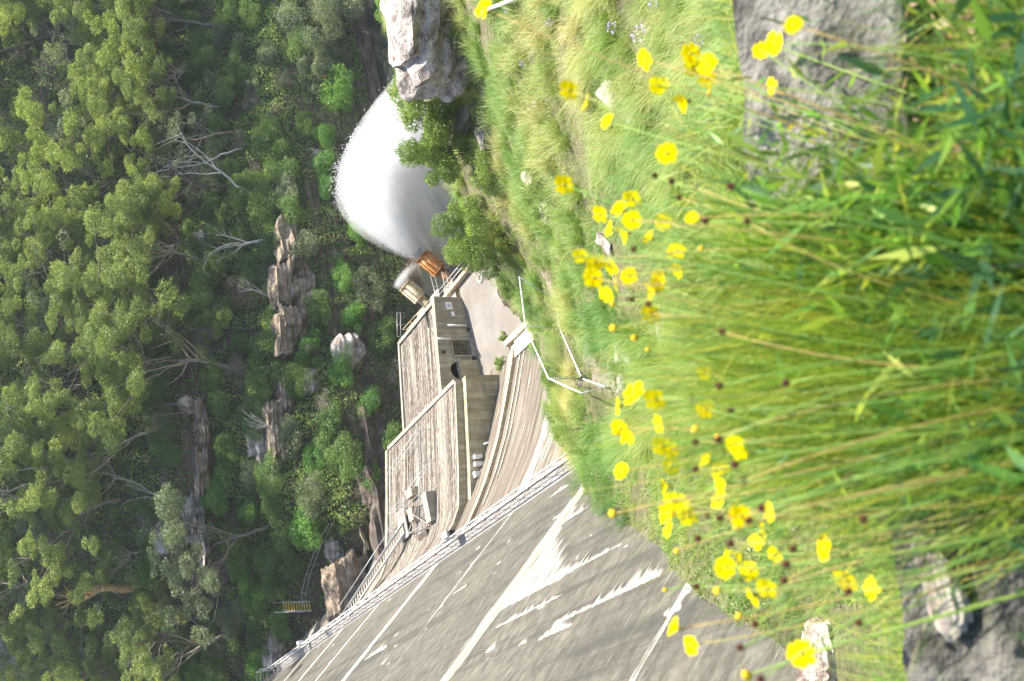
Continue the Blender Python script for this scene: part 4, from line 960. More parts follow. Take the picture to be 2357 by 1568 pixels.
# low undergrowth over the whole far slope (nobody could count it)
rng = np.random.default_rng(12); n = 620000
s_ = 91.5 + 110*rng.random(n)**1.3; t_ = rng.uniform(-5, 150, n); cl = pnoise(s_, t_, 0.5, 90) + 0.7*pnoise(s_, t_, 1.7, 91)
x = ES.x*s_ + ET.x*t_; y = ES.y*s_ + ET.y*t_; dd_ = np.minimum(s_ - 96.3, ((s_ - 96.3) - 2.6*(26.6 - t_))/2.79)
keep = (dd_ > -4.5) & (cl > -0.8) & (np.abs(x) < 0.42*y + 4) & ((dd_ > 3.0) | (t_ > 26) | (rng.random(n) < 0.2))
x, y, cl, t_, dd_ = x[keep], y[keep], cl[keep], t_[keep], dd_[keep]; n = len(x); z = H(x, y) + np.clip(cl + 0.5, 0, 1.6)*1.35*rng.random(n)**0.7
p = np.stack([x, y, z], 1); ax = rng.normal(size=(n, 3)); ax /= np.linalg.norm(ax, axis=1, keepdims=True); nn_ = rng.normal(size=(n, 3)) + np.array([0, 0, .8])
sd_ = np.cross(ax, nn_); sd_ /= np.linalg.norm(sd_, axis=1, keepdims=True); L = rng.uniform(0.2, 0.46, n)[:, None]
V = np.stack([p - ax*L/2, p + sd_*L*0.28, p + ax*L/2, p - sd_*L*0.28], 1).reshape(-1, 3)
tint = np.clip(0.4*rng.random(n) + 0.3 + 0.3*cl, 0, 1)
tag(link('undergrowth', np_mesh('undergrowth', V, np.arange(4*n).reshape(n, 4), {'tint': np.repeat(tint, 4)}), M['under']), 'low dark green undergrowth covering the far slope', 'undergrowth', kind='stuff')

# dead trees and bare limbs one can tell apart
def dead(ix, iy, hgt, seed, mat, label, r0=0.3, lean=(0, 0), forks=4, name='dead_tree', ground=True, dz=0):
    rng = np.random.default_rng(seed); p = at(ix, iy); mb = MB(); top = p + Vector((lean[0], lean[1], hgt*0.45))
    tr = limb(mb, up(p, -0.5), top, r0, r0*0.62, rng, 0.05, 7, 8)
    for f_ in range(forks):
        a = rng.uniform(0, 6.28); src = tr[-1 - (f_ % 2)]
        tip = src + Vector((math.cos(a)*hgt*0.22 + lean[0]*0.5, math.sin(a)*hgt*0.12, hgt*rng.uniform(0.35, 0.6)))
        ps = limb(mb, src, tip, r0*0.5, r0*0.12, rng, 0.12, 6, 6)
        for g in range(4):
            e = ps[2 + g]; limb(mb, e, e + Vector((rng.normal()*hgt*0.1, rng.normal()*hgt*0.06, abs(rng.normal())*hgt*0.12 + hgt*0.05)), r0*0.16, r0*0.03, rng, 0.15, 4, 4)
    r_ = mb.build(name, M[mat], None, True); return tag(r_, label, 'tree')
dead(318, 1352, 11, 901, 'tan_bark', 'stout tan dead tree with forked limbs and no leaves', 0.62, (0.6, 0), 4)
dead(640, 548, 9, 902, 'white_bark', 'forked grey dead trunk standing in front of the dark gully', 0.24, (-1, 0), 4)
dead(505, 880, 9, 903, 'bark', 'leaning dark broken trunk on the mid slope', 0.26, (-3.5, 0), 2)
dead(640, 700, 5, 904, 'white_bark', 'pale curled dead limbs above the layered ledge', 0.12, (1.5, 0), 4)
dead(780, 330, 4, 905, 'white_bark', 'white bare limb hanging over the dark river bank', 0.1, (-1.2, 0), 3)
dead(790, 400, 4.5, 906, 'white_bark', 'thin white bare limb beside the top of the jet', 0.09, (1.2, 0), 2)
dead(430, 1180, 8, 907, 'white_bark', 'pale thin dead sapling right of the tan dead tree', 0.12, (2.4, 0), 3)
dead(660, 1020, 5, 908, 'white_bark', 'bleached fallen branches over the pinkish cliff', 0.12, (2, 0), 5)
dead(600, 470, 12, 909, 'white_bark', 'long pale trunk crossing the dark gap above the jet', 0.2, (4, 0), 3)
dead(470, 250, 12, 910, 'bark', 'slender curved grey trunk in the shade of the bright crowns', 0.2, (3.2, 0), 3)
dead(560, 340, 11, 911, 'white_bark', 'straight pale trunk in the dark gap right of centre', 0.15, (-2.5, 0), 3)

# bushes on the terrace and the near bank, each its own mesh
def bush(ix, iy, w_, hg, n, size, lm, label, seed, name='leafy_bush', tree=False, pos=None, wid=0.4, sz=1.0, droop=0.1):
    p = pos if pos is not None else at(ix, iy); r_ = empty(name, p, label, 'bush' if not tree else 'tree')
    rng = np.random.default_rng(seed); mb = MB(); cs, rs = [], []; nl = 26
    for i in range(nl):
        a = rng.uniform(0, 6.28); q_ = w_*0.42*math.sqrt(rng.random()); z_ = hg*(rng.uniform(0.12, 0.85) if tree else rng.uniform(0.15, 0.85))*(1 - 0.45*(q_/(w_*0.5))**2)
        c = Vector((q_*math.cos(a), q_*math.sin(a), z_)); cs.append(tuple(c)); rs.append(rng.uniform(0.1, 0.2)*w_)
        limb(mb, (c.x*0.12, c.y*0.12, -0.3), c, 0.006*hg + 0.006, 0.006, rng, 0.1, 4, 5)
    Vv, Ff, T = leaves(cs, rs, n, size, rng, wid=wid, shell=0.45, droop=droop, squash=sz)
    for nm, me, mt in (('stems', mb.mesh('stems', True), 'bark'), ('foliage', np_mesh('foliage', Vv, Ff, {'tint': T}), lm)):
        link(nm, me, M[mt], r_, world=False)
    return r_
bush(1086, 345, 6.2, 6.0, 26000, 0.18, 'bush', 'large leafy tree between the white jet and the flat grey slab', 701, 'leafy_tree', True)
bush(1052, 235, 5.6, 6.6, 17000, 0.18, 'bush', 'shaggy green tree below the big bleached boulder', 702, 'leafy_tree', True)
bush(1146, 540, 6.2, 5.2, 24000, 0.15, 'bush', 'rounded sunlit bush at the corner of the driveway', 703, 'leafy_bush', False)
bush(1085, 575, 3.4, 3.0, 9000, 0.14, 'bush', 'pale green bush hanging over the outlet pit', 704, 'leafy_bush', False)
bush(0, 0, 6, 6, 10000, 0.2, 'fern', 'green reeds and scrub at the river edge behind the boulder', 705, 'river_scrub', False, W(72, 76, -45))
bush(0, 0, 7, 8, 14000, 0.2, 'bush', 'tall green tree behind the big bleached boulder', 706, 'leafy_tree', True, W(62, 72, -42))
bush(1135, 395, 3.4, 2.2, 6000, 0.13, 'bush', 'low green bush beside the short white log', 707)
bush(1280, 455, 2.4, 1.7, 5000, 0.09, 'bush', 'dark leafy bush behind the single upper flower', 708)
bush(1182, 660, 2.2, 1.1, 5000, 0.12, 'bush', 'patchy green bush beside the tall fence corner', 709)
bush(1170, 560, 3.4, 1.6, 6000, 0.12, 'grass', 'straw green bush below the driveway bush', 710)
bush(1290, 850, 2.6, 1.4, 5000, 0.10, 'bush', 'small green bush just outside the fence over the dam toe', 711)
bush(1350, 980, 3.2, 2.0, 9000, 0.09, 'bush', 'yellow-green bush where the walkway meets the bank', 712, wid=0.2)
bush(1400, 1110, 3.0, 2.2, 12000, 0.09, 'fern', 'dark feathery bush leaning over the near dam face', 713, wid=0.12, droop=0.5)
bush(1445, 1180, 1.9, 1.4, 6000, 0.07, 'fern', 'small feathery bush with pale tips below the dark feathery bush', 714, wid=0.12, droop=0.5)
bush(1120, 855, 1.5, 1.1, 1600, 0.12, 'bush', 'weedy green plant in the corner of the training wall', 715, pos=W(72.1, 33.2, -45))
bush(1120, 855, 1.0, 0.8, 700, 0.12, 'bush', 'small weed growing on the driveway by the sill', 716, pos=W(70.9, 35.3, -45))
bush(905, 760, 5.0, 4.5, 5000, 0.24, 'twigs', 'dry brown feathery bush beside the far edge of the chute', 717, pos=W(92.6, 41.5, -47), wid=0.12)
bush(770, 175, 6, 5, 9000, 0.24, 'gum_grey', 'pale silvery gum hanging over the river bend', 718, 'silver_gum', True)
bush(842, 62, 13, 12, 26000, 0.26, 'gum_grey', 'broad dusty green gum at the river bend', 719, 'silver_gum', True)

# grass of the near bank: arching blades in tussocks
def blades(px_, py_, pz_, L, wd, az, bend, tint, lean=None, seg=3):
    n = len(px_); dirx, diry = np.cos(az), np.sin(az); P = []; 
    for i in range(seg + 1):
        u_ = i/seg; hz = L*(bend*u_**1.8); vz = L*(u_ - 0.55*bend*u_**2.2)
        P.append(np.stack([px_ + dirx*hz, py_ + diry*hz, pz_ + vz], 1))
    ph = np.random.default_rng(1).uniform(0, 6.28, n)
    sx, sy = np.cos(ph), np.sin(ph); V = np.zeros((n, (seg + 1)*2, 3), np.float32)
    for i in range(seg + 1):
        ww = wd*(1 - (i/seg)**1.5*0.88)/2
        V[:, 2*i] = P[i] + np.stack([sx*ww, sy*ww, 0*ww], 1); V[:, 2*i + 1] = P[i] - np.stack([sx*ww, sy*ww, 0*ww], 1)
    b = (np.arange(n)*(seg + 1)*2)[:, None]
    F = np.concatenate([b + np.array([[2*i, 2*i + 1, 2*i + 3, 2*i + 2]]) for i in range(seg)], 0)
    return V.reshape(-1, 3), F, np.repeat(tint, (seg + 1)*2)
rng = np.random.default_rng(33)
def on_bank(xx, yy):
    s_ = ES.x*xx + ES.y*yy; t_ = ET.x*xx + ET.y*yy; zz = H(xx, yy)
    return (zz > np.where(t_ < 16.6, -15.4 - 1.205*t_, np.interp(t_, pp[:, 0], pp[:, 1])) + 0.1) & (s_ < np.interp(t_, [33.2, 38.8], [65.5, 69.8]))
def near_fence(x, y, w_):
    o = np.zeros(len(x), bool)
    for a, b in zip(bot[:-1], bot[1:]):
        dx, dy = b.x - a.x, b.y - a.y; l2 = dx*dx + dy*dy; u_ = np.clip(((x - a.x)*dx + (y - a.y)*dy)/l2, -0.3, 1.3)
        sx_ = (x - a.x - u_*dx)*dy - (y - a.y - u_*dy)*dx
        o |= (np.hypot(x - a.x - u_*dx, y - a.y - u_*dy) < w_)
    return o
SOFT = lambda x, y: pnoise(x, y, 0.22, 96)
VG, FG, TG, off = [], [], [], 0
for (nt_, nb, L0, L1, w0, thr, pull, rad0) in ((9500, 24, 0.16, 0.5, 0.006, -9, 0.5, 0.22), (1900, 150, 0.7, 1.7, 0.0045, -0.4, 0.85, 0.3)):
    yy = 8 + 64*rng.random(nt_)**1.2; xx = rng.uniform(-0.38, 0.46, nt_)*yy + rng.normal(0, 0.5, nt_)
    ok = on_bank(xx, yy); bare = pnoise(xx, yy, 0.5, 95); ok &= ~((bare > 0.3) & (rng.random(nt_) < 0.85))
    if thr > -5: ok &= (pnoise(xx, yy, 0.33, 97) > thr) & (xx > -0.16*yy + 0.5)
    ok &= ~near_fence(xx, yy, 0.9 if L0 < 0.3 else 1.5); xx, yy = xx[ok], yy[ok]; m_ = len(xx); ti = np.repeat(np.arange(m_), nb); n = len(ti)
    kt = np.clip(0.40 + 0.5*SOFT(xx, yy) + rng.normal(0, 0.16, m_) + (0.12 if thr > -5 else 0), 0, 1); sz = rng.uniform(0.6, 1.15, m_)
    az = rng.uniform(0, 6.28, n); az = np.where(rng.random(n) < pull, 1.75 + 0.9*pnoise(xx, yy, 0.15, 92)[ti]*2 + rng.normal(0, 0.5, n), az)
    rd = rad0*np.sqrt(rng.random(n)); a2 = rng.uniform(0, 6.28, n); X0 = xx[ti] + rd*np.cos(a2); Y0 = yy[ti] + rd*np.sin(a2)
    Ln = sz[ti]*rng.uniform(L0, L1, n)
    V, F, T = blades(X0, Y0, H(X0, Y0) - 0.03, Ln, w0 + 0.00030*Y0, az, rng.uniform(0.6, 1.3, n), np.clip(kt[ti] + rng.normal(0, 0.13, n), 0, 1))
    VG.append(V); FG.append(F + off); TG.append(T); off += len(V)
tag(link('grass', np_mesh('grass', np.concatenate(VG), np.concatenate(FG), {'tint': np.concatenate(TG)}), M['grass']), 'tussocks of green and straw coloured grass over the near bank', 'grass', kind='stuff')
# low leafy weeds between the tussocks
n = 90000; yy = 8 + 64*rng.random(n)**1.2; xx = rng.uniform(-0.38, 0.46, n)*yy; s_ = ES.x*xx + ES.y*yy; t_ = ET.x*xx + ET.y*yy
facez = np.where(t_ < 17, -15.4 - 1.205*t_, np.interp(t_, pp[:, 0], pp[:, 1])); z = H(xx, yy); cl = pnoise(xx, yy, 0.9, 98)
ok = (z > facez) & (s_ < np.interp(t_, [33.2, 38.8], [65.5, 69.8])) & (cl > -0.15); xx, yy, z, cl = xx[ok], yy[ok], z[ok], cl[ok]; n = len(xx)
p = np.stack([xx, yy, z + rng.random(n)*0.22], 1); ax = rng.normal(size=(n, 3)); ax /= np.linalg.norm(ax, axis=1, keepdims=True)
sd_ = np.cross(ax, rng.normal(size=(n, 3)) + np.array([0, 0, 1])); sd_ /= np.linalg.norm(sd_, axis=1, keepdims=True); L = rng.uniform(0.05, 0.16, n)[:, None]
V = np.stack([p - ax*L/2, p + sd_*L*0.25, p + ax*L/2, p - sd_*L*0.25], 1).reshape(-1, 3)
tag(link('weeds', np_mesh('weeds', V, np.arange(4*n).reshape(n, 4), {'tint': np.repeat(np.clip(0.35 + 0.35*cl + 0.2*rng.random(n), 0, 1), 4)}), M['bush']), 'low leafy weeds among the tussocks of the near bank', 'weeds', kind='stuff')

# foreground: long blurred blades and lance shaped leaves
rng = np.random.default_rng(44); VG, FG, TG, off = [], [], [], 0
for (n, y0, y1, xc, xw, L0, L1, w0, w1, azs, b0, b1, tm) in ((2300, 0.75, 2.3, 0, 1.0, 0.18, 0.55, 0.003, 0.008, 1.4, 0.2, 0.9, 0.22), (2600, 1.25, 2.25, -0.08, 0.44, 0.45, 1.0, 0.002, 0.0045, 1.15, 0.05, 0.6, 0.5), (1500, 1.7, 2.35, -0.1, 0.40, 0.6, 1.25, 0.003, 0.006, 0.8, 0.08, 0.6, 0.6), (600, 1.2, 1.9, 0.75, 0.35, 0.4, 0.9, 0.003, 0.006, 0.9, 0.1, 0.7, 0.4),
        (500, 0.8, 2.1, 0.05, 0.7, 0.4, 0.8, 0.008, 0.014, 1.6, 0.3, 0.9, 0.05)):  # low mean tints on the nearest blades paint in the shade of dense plants
    yb = rng.uniform(y0, y1, n); xb = (xc + rng.normal(0, 1, n)*xw*0.62)*(0.55 + yb*0.3)
    ok = ~((yb > 1.72) & (xb > 0.38)) & ~((yb > 1.3) & (xb < -0.42)) & (np.abs(xb) < 1.3); xb, yb = xb[ok], yb[ok]; n = len(xb)
    az = 1.57 - 1.1*np.clip(xb, -0.7, 0.7) + rng.normal(0, azs, n); V, F, T = blades(xb, yb, H(xb, yb) - 0.02, rng.uniform(L0, L1, n), rng.uniform(w0, w1, n), az, rng.uniform(b0, b1, n), np.clip(rng.normal(tm, 0.26, n), 0, 1), seg=4)
    VG.append(V); FG.append(F + off); TG.append(T); off += len(V)
for (n, xa, xb_, y0, y1, tm) in ((1500, 0.42, 3.6, 0.5, 1.75, 0.3), (1500, -3.2, -0.42, 0.4, 1.36, 0.25), (900, 1.9, 4.2, 1.0, 2.6, 0.4), (900, -4.0, -1.9, 0.8, 2.1, 0.4)):
    xb = rng.uniform(xa, xb_, n); yb = rng.uniform(y0, y1, n); az = rng.uniform(0, 6.28, n)
    V, F, T = blades(xb, yb, H(xb, yb) - 0.02, rng.uniform(0.15, 0.6, n), rng.uniform(0.004, 0.010, n), az, rng.uniform(0.2, 1.1, n), np.clip(rng.normal(tm, 0.22, n), 0, 1), seg=4)
    VG.append(V); FG.append(F + off); TG.append(T); off += len(V)
n = 6500; xb = rng.uniform(-2.6, 3.0, n); lp = 3.0 - (np.interp(xb, [-0.75, -0.25, 0.5], [0.85, 0.0, 0.1]) + 0.10*np.sin(xb*5.3 + 1) + 0.05*np.sin(xb*13.7)); yb = lp + rng.normal(-0.05, 0.09, n)
V, F, T = blades(xb, yb, np.maximum(H(xb, yb), -2.85) + 0.05*(np.abs(xb) > .4), rng.uniform(0.12, 0.42, n), rng.uniform(0.003, 0.007, n), 1.57 + rng.normal(0, 1.2, n), rng.uniform(0.5, 1.5, n), np.clip(rng.normal(0.5, 0.25, n), 0, 1), seg=4)
VG.append(V); FG.append(F + off); TG.append(T); off += len(V)
tag(link('foreground_grass', np_mesh('foreground_grass', np.concatenate(VG), np.concatenate(FG), {'tint': np.concatenate(TG)}), M['fgrass']), 'tall blurred green grass and flower stems in the foreground', 'grass', kind='stuff')
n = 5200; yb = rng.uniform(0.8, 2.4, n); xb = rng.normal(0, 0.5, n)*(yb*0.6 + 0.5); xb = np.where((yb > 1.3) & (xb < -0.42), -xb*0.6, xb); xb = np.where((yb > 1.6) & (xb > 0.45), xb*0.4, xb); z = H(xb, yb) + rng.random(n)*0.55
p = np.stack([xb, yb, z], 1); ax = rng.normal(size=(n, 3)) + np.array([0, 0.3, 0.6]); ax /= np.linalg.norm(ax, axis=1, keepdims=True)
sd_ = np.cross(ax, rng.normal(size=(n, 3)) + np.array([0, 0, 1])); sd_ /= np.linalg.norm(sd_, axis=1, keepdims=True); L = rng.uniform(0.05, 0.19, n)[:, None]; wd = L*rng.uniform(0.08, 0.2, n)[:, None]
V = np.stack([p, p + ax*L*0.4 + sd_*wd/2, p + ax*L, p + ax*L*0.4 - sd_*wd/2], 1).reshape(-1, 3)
tag(link('foreground_leaves', np_mesh('foreground_leaves', V, np.arange(4*n).reshape(n, 4), {'tint': np.repeat(np.clip(rng.random(n)*0.75 - 0.35*(yb < 1.45), 0, 1), 4)}), M['fgrass']), 'lance shaped green leaves low among the foreground stems', 'leaves', kind='stuff')  # nearest leaves tinted darker: shade under the plants put into their colour
n = 2600; yb = rng.uniform(0.7, 2.3, n); xb = rng.uniform(-0.8, 0.8, n)*(yb*0.6 + 0.6); z = H(xb, yb) + rng.random(n)*0.12
p = np.stack([xb, yb, z], 1); ax = rng.normal(size=(n, 3))*np.array([1, 1, 0.3]); ax /= np.linalg.norm(ax, axis=1, keepdims=True)
sd_ = np.cross(ax, rng.normal(size=(n, 3))*0.4 + np.array([0, 0, 1])); L = rng.uniform(0.02, 0.07, n)[:, None]
V = np.stack([p, p + ax*L*0.4 + sd_*L*0.18, p + ax*L, p + ax*L*0.4 - sd_*L*0.18], 1).reshape(-1, 3)
tag(link('leaf_litter', np_mesh('leaf_litter', V, np.arange(4*n).reshape(n, 4), {'tint': np.repeat(rng.random(n), 4)}), leaf_mat('dead_leaves', (0.12, 0.05, 0.02), (0.25, 0.12, 0.05), (0.4, 0.28, 0.16), 0.1, 0)), 'brown dead leaves on the dark soil in the foreground', 'leaf litter', kind='stuff')

# ---------------------------------------------------------------- the yellow flowers
def petals_mesh(seed, n=8, r_=0.033, cup=0.18):
    rng = np.random.default_rng(seed); mb = MB()
    for i in range(n):
        a = 6.2832*i/n + rng.normal(0, 0.08); L = r_*rng.uniform(0.88, 1.08); tl = cup + rng.normal(0, 0.12)
        ux, uy = math.cos(a), math.sin(a); sx, sy = -uy, ux
        prof_ = [(0.12, 0.07), (0.45, 0.22), (0.8, 0.33), (0.97, 0.24)]; vs = []
        for (q_, w_) in prof_:
            zz = tl*L*q_ + 0.06*L*math.sin(q_*3)
            vs += [(ux*q_*L + sx*w_*L, uy*q_*L + sy*w_*L, zz - 0.03*L), (ux*q_*L, uy*q_*L, zz), (ux*q_*L - sx*w_*L, uy*q_*L - sy*w_*L, zz - 0.03*L)]
        vs += [(ux*1.06*L + sx*0.14*L, uy*1.06*L + sy*0.14*L, tl*L), (ux*1.0*L, uy*1.0*L, tl*L), (ux*1.06*L - sx*0.14*L, uy*1.06*L - sy*0.14*L, tl*L)]
        fs = []
        for j in range(4): b = j*3; fs += [(b, b + 1, b + 4, b + 3), (b + 1, b + 2, b + 5, b + 4)]
        mb.add(vs, fs)
    return mb.mesh('petals', True)
def ball_mesh(name, r_, seed, spiky=0.2, sq=1.0):
    import bmesh
    bm = bmesh.new(); bmesh.ops.create_icosphere(bm, subdivisions=3, radius=r_); rng = np.random.default_rng(seed)
    for v in bm.verts: v.co = v.co*(1 + rng.uniform(-spiky, spiky)); v.co.z *= sq
    me = bpy.data.meshes.new(name); bm.to_mesh(me); bm.free(); return me
PM = [petals_mesh(800 + i) for i in range(4)]; PS = petals_mesh(810, 8, 0.033, 0.75)
for me in PM + [PS]: me.materials.append(M['petal'])
CM = ball_mesh('flower_centre', 0.0065, 1, 0.15, 0.6); CM.materials.append(M['centre'])
SM = ball_mesh('seed_head', 0.0085, 2, 0.4); SM.materials.append(M['seed'])
BM_ = ball_mesh('bud', 0.0085, 3, 0.1, 1.7); BM_.materials.append(M['bud'])
CX = ball_mesh('calyx', 0.0075, 4, 0.1, 0.9); CX.materials.append(M['stem'])
def fl_where(ix, iy):
    if iy > 1440: return 'nearest the dam side of the frame'
    if iy > 1180: return 'against the grey upper dam face'
    if iy > 1000: return 'in front of the feathery bush'
    if iy > 880: return 'below the chain link fence corner'
    if iy > 560: return 'in front of the straw coloured tussocks'
    if iy > 380: return 'in front of the small bank stones'
    if iy > 240: return 'beside the pale stone ledge'
    return 'by the grey foreground kerb' if ix > 1700 else 'near the lilac flowers'
def stemmed(ix, iy, kind, sz, face):
    d = ray(ix, iy); rngf = random.Random(int(ix*7 + iy*13))
    k_ = rngf.uniform(2.75, 3.35) if ix < 1640 else rngf.uniform(2.35, 2.75)
    if kind == 'flower' : k_ = min(3.6, max(2.3, 2290*0.033/sz*0.97*rngf.uniform(0.95, 1.05))) if sz > 15 else k_
    hd = d*k_
    bx_ = hd.x*0.42 - 0.03 + rngf.uniform(-0.12, 0.12); by_ = min(2.1, max(1.1, hd.y*0.62 + rngf.uniform(-0.2, 0.2)))
    base = Vector((bx_, by_, h(bx_, by_) - 0.03))
    look = {('flower', 'open'): 'open yellow daisy facing the camera', ('flower', 'side'): 'yellow daisy turned side-on', ('bud', 'open'): 'closed orange-yellow bud', ('seed', 'open'): 'round dark brown seed head'}[(kind, face)]
    root = empty({'flower': 'yellow_flower', 'bud': 'flower_bud', 'seed': 'seed_head_stalk'}[kind], base, look + ' ' + fl_where(ix, iy), 'flower' if kind != 'seed' else 'seed head', look.split(' ')[0] + ' ' + {'flower': 'yellow flowers', 'bud': 'buds', 'seed': 'seed heads'}[kind] + ' ' + fl_where(ix, iy) + (' side-on' if face == 'side' else ''))
    # stem curve
    pts_ = []
    midp = base.lerp(hd, 0.5) + Vector((rngf.uniform(-.16, .16) - 0.10*(hd.x - base.x), -0.12 + rngf.uniform(-.08, .08), rngf.uniform(0.02, 0.2)))
    for i in range(10):
        u_ = i/9; pts_.append(base*(1 - u_)**2 + midp*2*u_*(1 - u_) + hd*u_*u_)
    mb = MB(); mb.tube(pts_, [0.0034 - 0.0014*i/9 for i in range(10)], 5); mb.build('stem', M['stem'], root, True)
    hdir = (-d + Vector((rngf.uniform(-.5, .5), rngf.uniform(-.3, .3), rngf.uniform(-.2, .5)))).normalized() if face == 'open' else (Vector((rngf.uniform(-.5, .5), rngf.uniform(-.2, .5), 0.9)).normalized())
    q_ = hdir.to_track_quat('Z', 'Y').to_euler()
    def head(nm, me, off=0.0, scl=1.0):
        o = bpy.data.objects.new(nm, me); COL.objects.link(o); o.parent = root
        o.location = hd - root.location + hdir*off; o.rotation_euler = q_; o.scale = (scl,)*3; return o
    if kind == 'flower':
        scl = rngf.uniform(0.85, 1.12) if sz > 15 else sz/22 + 0.2
        head('petals', PM[rngf.randrange(4)] if face == 'open' else (PS if rngf.random() < 0.5 else PM[rngf.randrange(4)]), 0, scl)
        head('flower_centre', CM, 0.003, scl); head('calyx', CX, -0.006, scl)
    elif kind == 'bud': head('bud', BM_, 0, sz/11); head('calyx', CX, -0.010, sz/10)
    else: head('seed_head', SM, 0, 1)
FL = [(1298, 425, 22, 'o'), (1381, 493, 22, 'o'), (1403, 528, 14, 's'), (1454, 458, 18, 'o'), (1454, 507, 26, 'o'), (1445, 537, 16, 's'), (1528, 511, 20, 'o'), (1500, 550, 16, 's'), (1592, 502, 10, 'o'), (1557, 579, 20, 'o'),
      (1336, 590, 12, 'o'), (1368, 603, 22, 'o'), (1366, 638, 25, 'o'), (1410, 614, 16, 's'), (1447, 636, 23, 'o'), (1397, 677, 18, 's'), (1419, 656, 12, 's'), (1528, 631, 20, 's'), (1509, 673, 20, 's'), (1497, 723, 16, 'o'),
      (1620, 857, 12, 'o'), (1460, 906, 26, 's'), (1506, 919, 27, 'o'), (1517, 976, 23, 's'), (1427, 984, 22, 'o'), (1523, 1026, 25, 'o'), (1545, 1070, 22, 'o'), (1622, 941, 13, 'o'), (1690, 1022, 11, 'o'), (1703, 1041, 9, 'o'),
      (1633, 1063, 14, 's'), (1659, 1076, 20, 'o'), (1431, 1085, 20, 's'), (1537, 1118, 19, 's'), (1550, 1153, 25, 'o'), (1582, 1188, 21, 'o'), (1539, 1219, 20, 's'), (1655, 1153, 18, 's'), (1707, 1171, 18, 's'), (1771, 1179, 13, 's'),
      (1758, 1222, 16, 's'), (1741, 1247, 21, 's'), (1784, 1277, 21, 's'), (1671, 1284, 19, 's'), (1724, 1314, 23, 'o'), (1734, 1374, 24, 's'), (1899, 1261, 28, 's'), (1948, 1334, 27, 's'), (2006, 1354, 27, 's'), (1843, 1504, 28, 'o'), (1591, 1484, 23, 's'),
      (1113, 20, 17, 's'), (1485, 137, 21, 's'), (1589, 123, 20, 'o'), (1594, 157, 18, 'o'), (1629, 144, 19, 'o'), (1627, 180, 18, 'o'), (1532, 200, 18, 's'), (1582, 234, 21, 's'), (1350, 237, 23, 's'), (1398, 280, 18, 's'), (1534, 354, 28, 'o'),
      (1784, 100, 24, 's'), (1751, 117, 22, 's'), (1778, 200, 22, 's'), (1833, 304, 21, 'o'), (1826, 58, 10, 'o')]
rf = random.Random(77); extra = []
for (a, b, c, e) in FL:
    if c >= 18 and 1340 < a < 1800 and rf.random() < 0.45: extra.append((a + rf.uniform(-42, 42), b + rf.uniform(-42, 42), rf.choice((14, 17, 20)), rf.choice('os')))
for (a, b, c, e) in FL + extra: stemmed(a, b, 'flower', c, 'open' if e == 'o' else 'side')
for (a, b, c) in ((1412, 756, 15), (1460, 778, 13), (1614, 572, 10), (1600, 989, 14), (1409, 1182, 13), (1696, 1210, 10), (1718, 1554, 15), (1557, 1268, 10), (1530, 1358, 9), (1650, 1360, 11), (1490, 805, 9), (1650, 1005, 8), (1632, 213, 8), (1700, 1418, 10), (1410, 700, 10)): stemmed(a, b, 'bud', c, 'open')
for (a, b) in ((1506, 405), (1545, 418), (1600, 434), (1681, 430), (1622, 510), (1718, 510), (1458, 574), (1453, 690), (1661, 764), (1492, 700), (1654, 888), (1592, 912), (1682, 943), (1807, 882), (1653, 1012), (1600, 1018), (1690, 1070), (1600, 1080), (1710, 1107), (1628, 1187), (1656, 1192), (1684, 1184), (1723, 1198), (1752, 1170), (1872, 1162), (1604, 1238),
               (1824, 1264), (1804, 1337), (1986, 1195), (1680, 1251), (1603, 1350), (1606, 1240), (1703, 1491), (1976, 1434), (1738, 1437), (1952, 1104), (1808, 1299), (1750, 1563), (1952, 1362), (1563, 455)): stemmed(a, b, 'seed', 12, 'open')
# lilac and white flower heads on the mid slope
def umbel(ix, iy, r_, mat, label, seed):
    p = at(ix, iy); c = up(p, 0.75); root = empty('umbel_flower', p, label, 'flower'); mb = MB(); mb.tube([p, p.lerp(c, .5) + Vector((0.03, 0, 0)), c], 0.012, 5); mb.build('stem', M['stem'], root, True)
    rng = np.random.default_rng(seed); mb = MB()
    for i in range(46):
        d = Vector(rng.normal(size=3)).normalized()*r_*rng.uniform(0.55, 1); e = d.cross(Vector(rng.normal(size=3))).normalized()*r_*0.16; g = d.normalized()*r_*0.28
        mb.add([c + d, c + d + e + g, c + d + g*1.5, c + d - e + g], [(0, 1, 2, 3)])
    mb.build('flower_head', M[mat], root)
for i, (a, b, r_, mt, lab) in enumerate(((1300, 60, .15, 'lilac', 'faint lilac flower head high on the right of the bank'), (1450, 72, .17, 'lilac', 'lilac flower head, left one of the pair'), (1515, 86, .22, 'lilac', 'large lilac flower head, right one of the pair'), (1668, 105, .14, 'lilac', 'lilac flower head at the grey kerb edge'),
        (1555, 22, .12, 'lilac', 'small lilac flower head at the frame edge'), (1235, 152, .11, 'lilac', 'pale pink flower head above dark grass'), (1330, 96, .13, 'white', 'white flower head in the green grass'), (1262, 245, .11, 'white', 'small white flower head lower down the green grass'), (1198, 32, .09, 'lilac', 'tiny lilac flower head beside the white pole'))):
    umbel(a, b, r_, mt, lab, 950 + i)

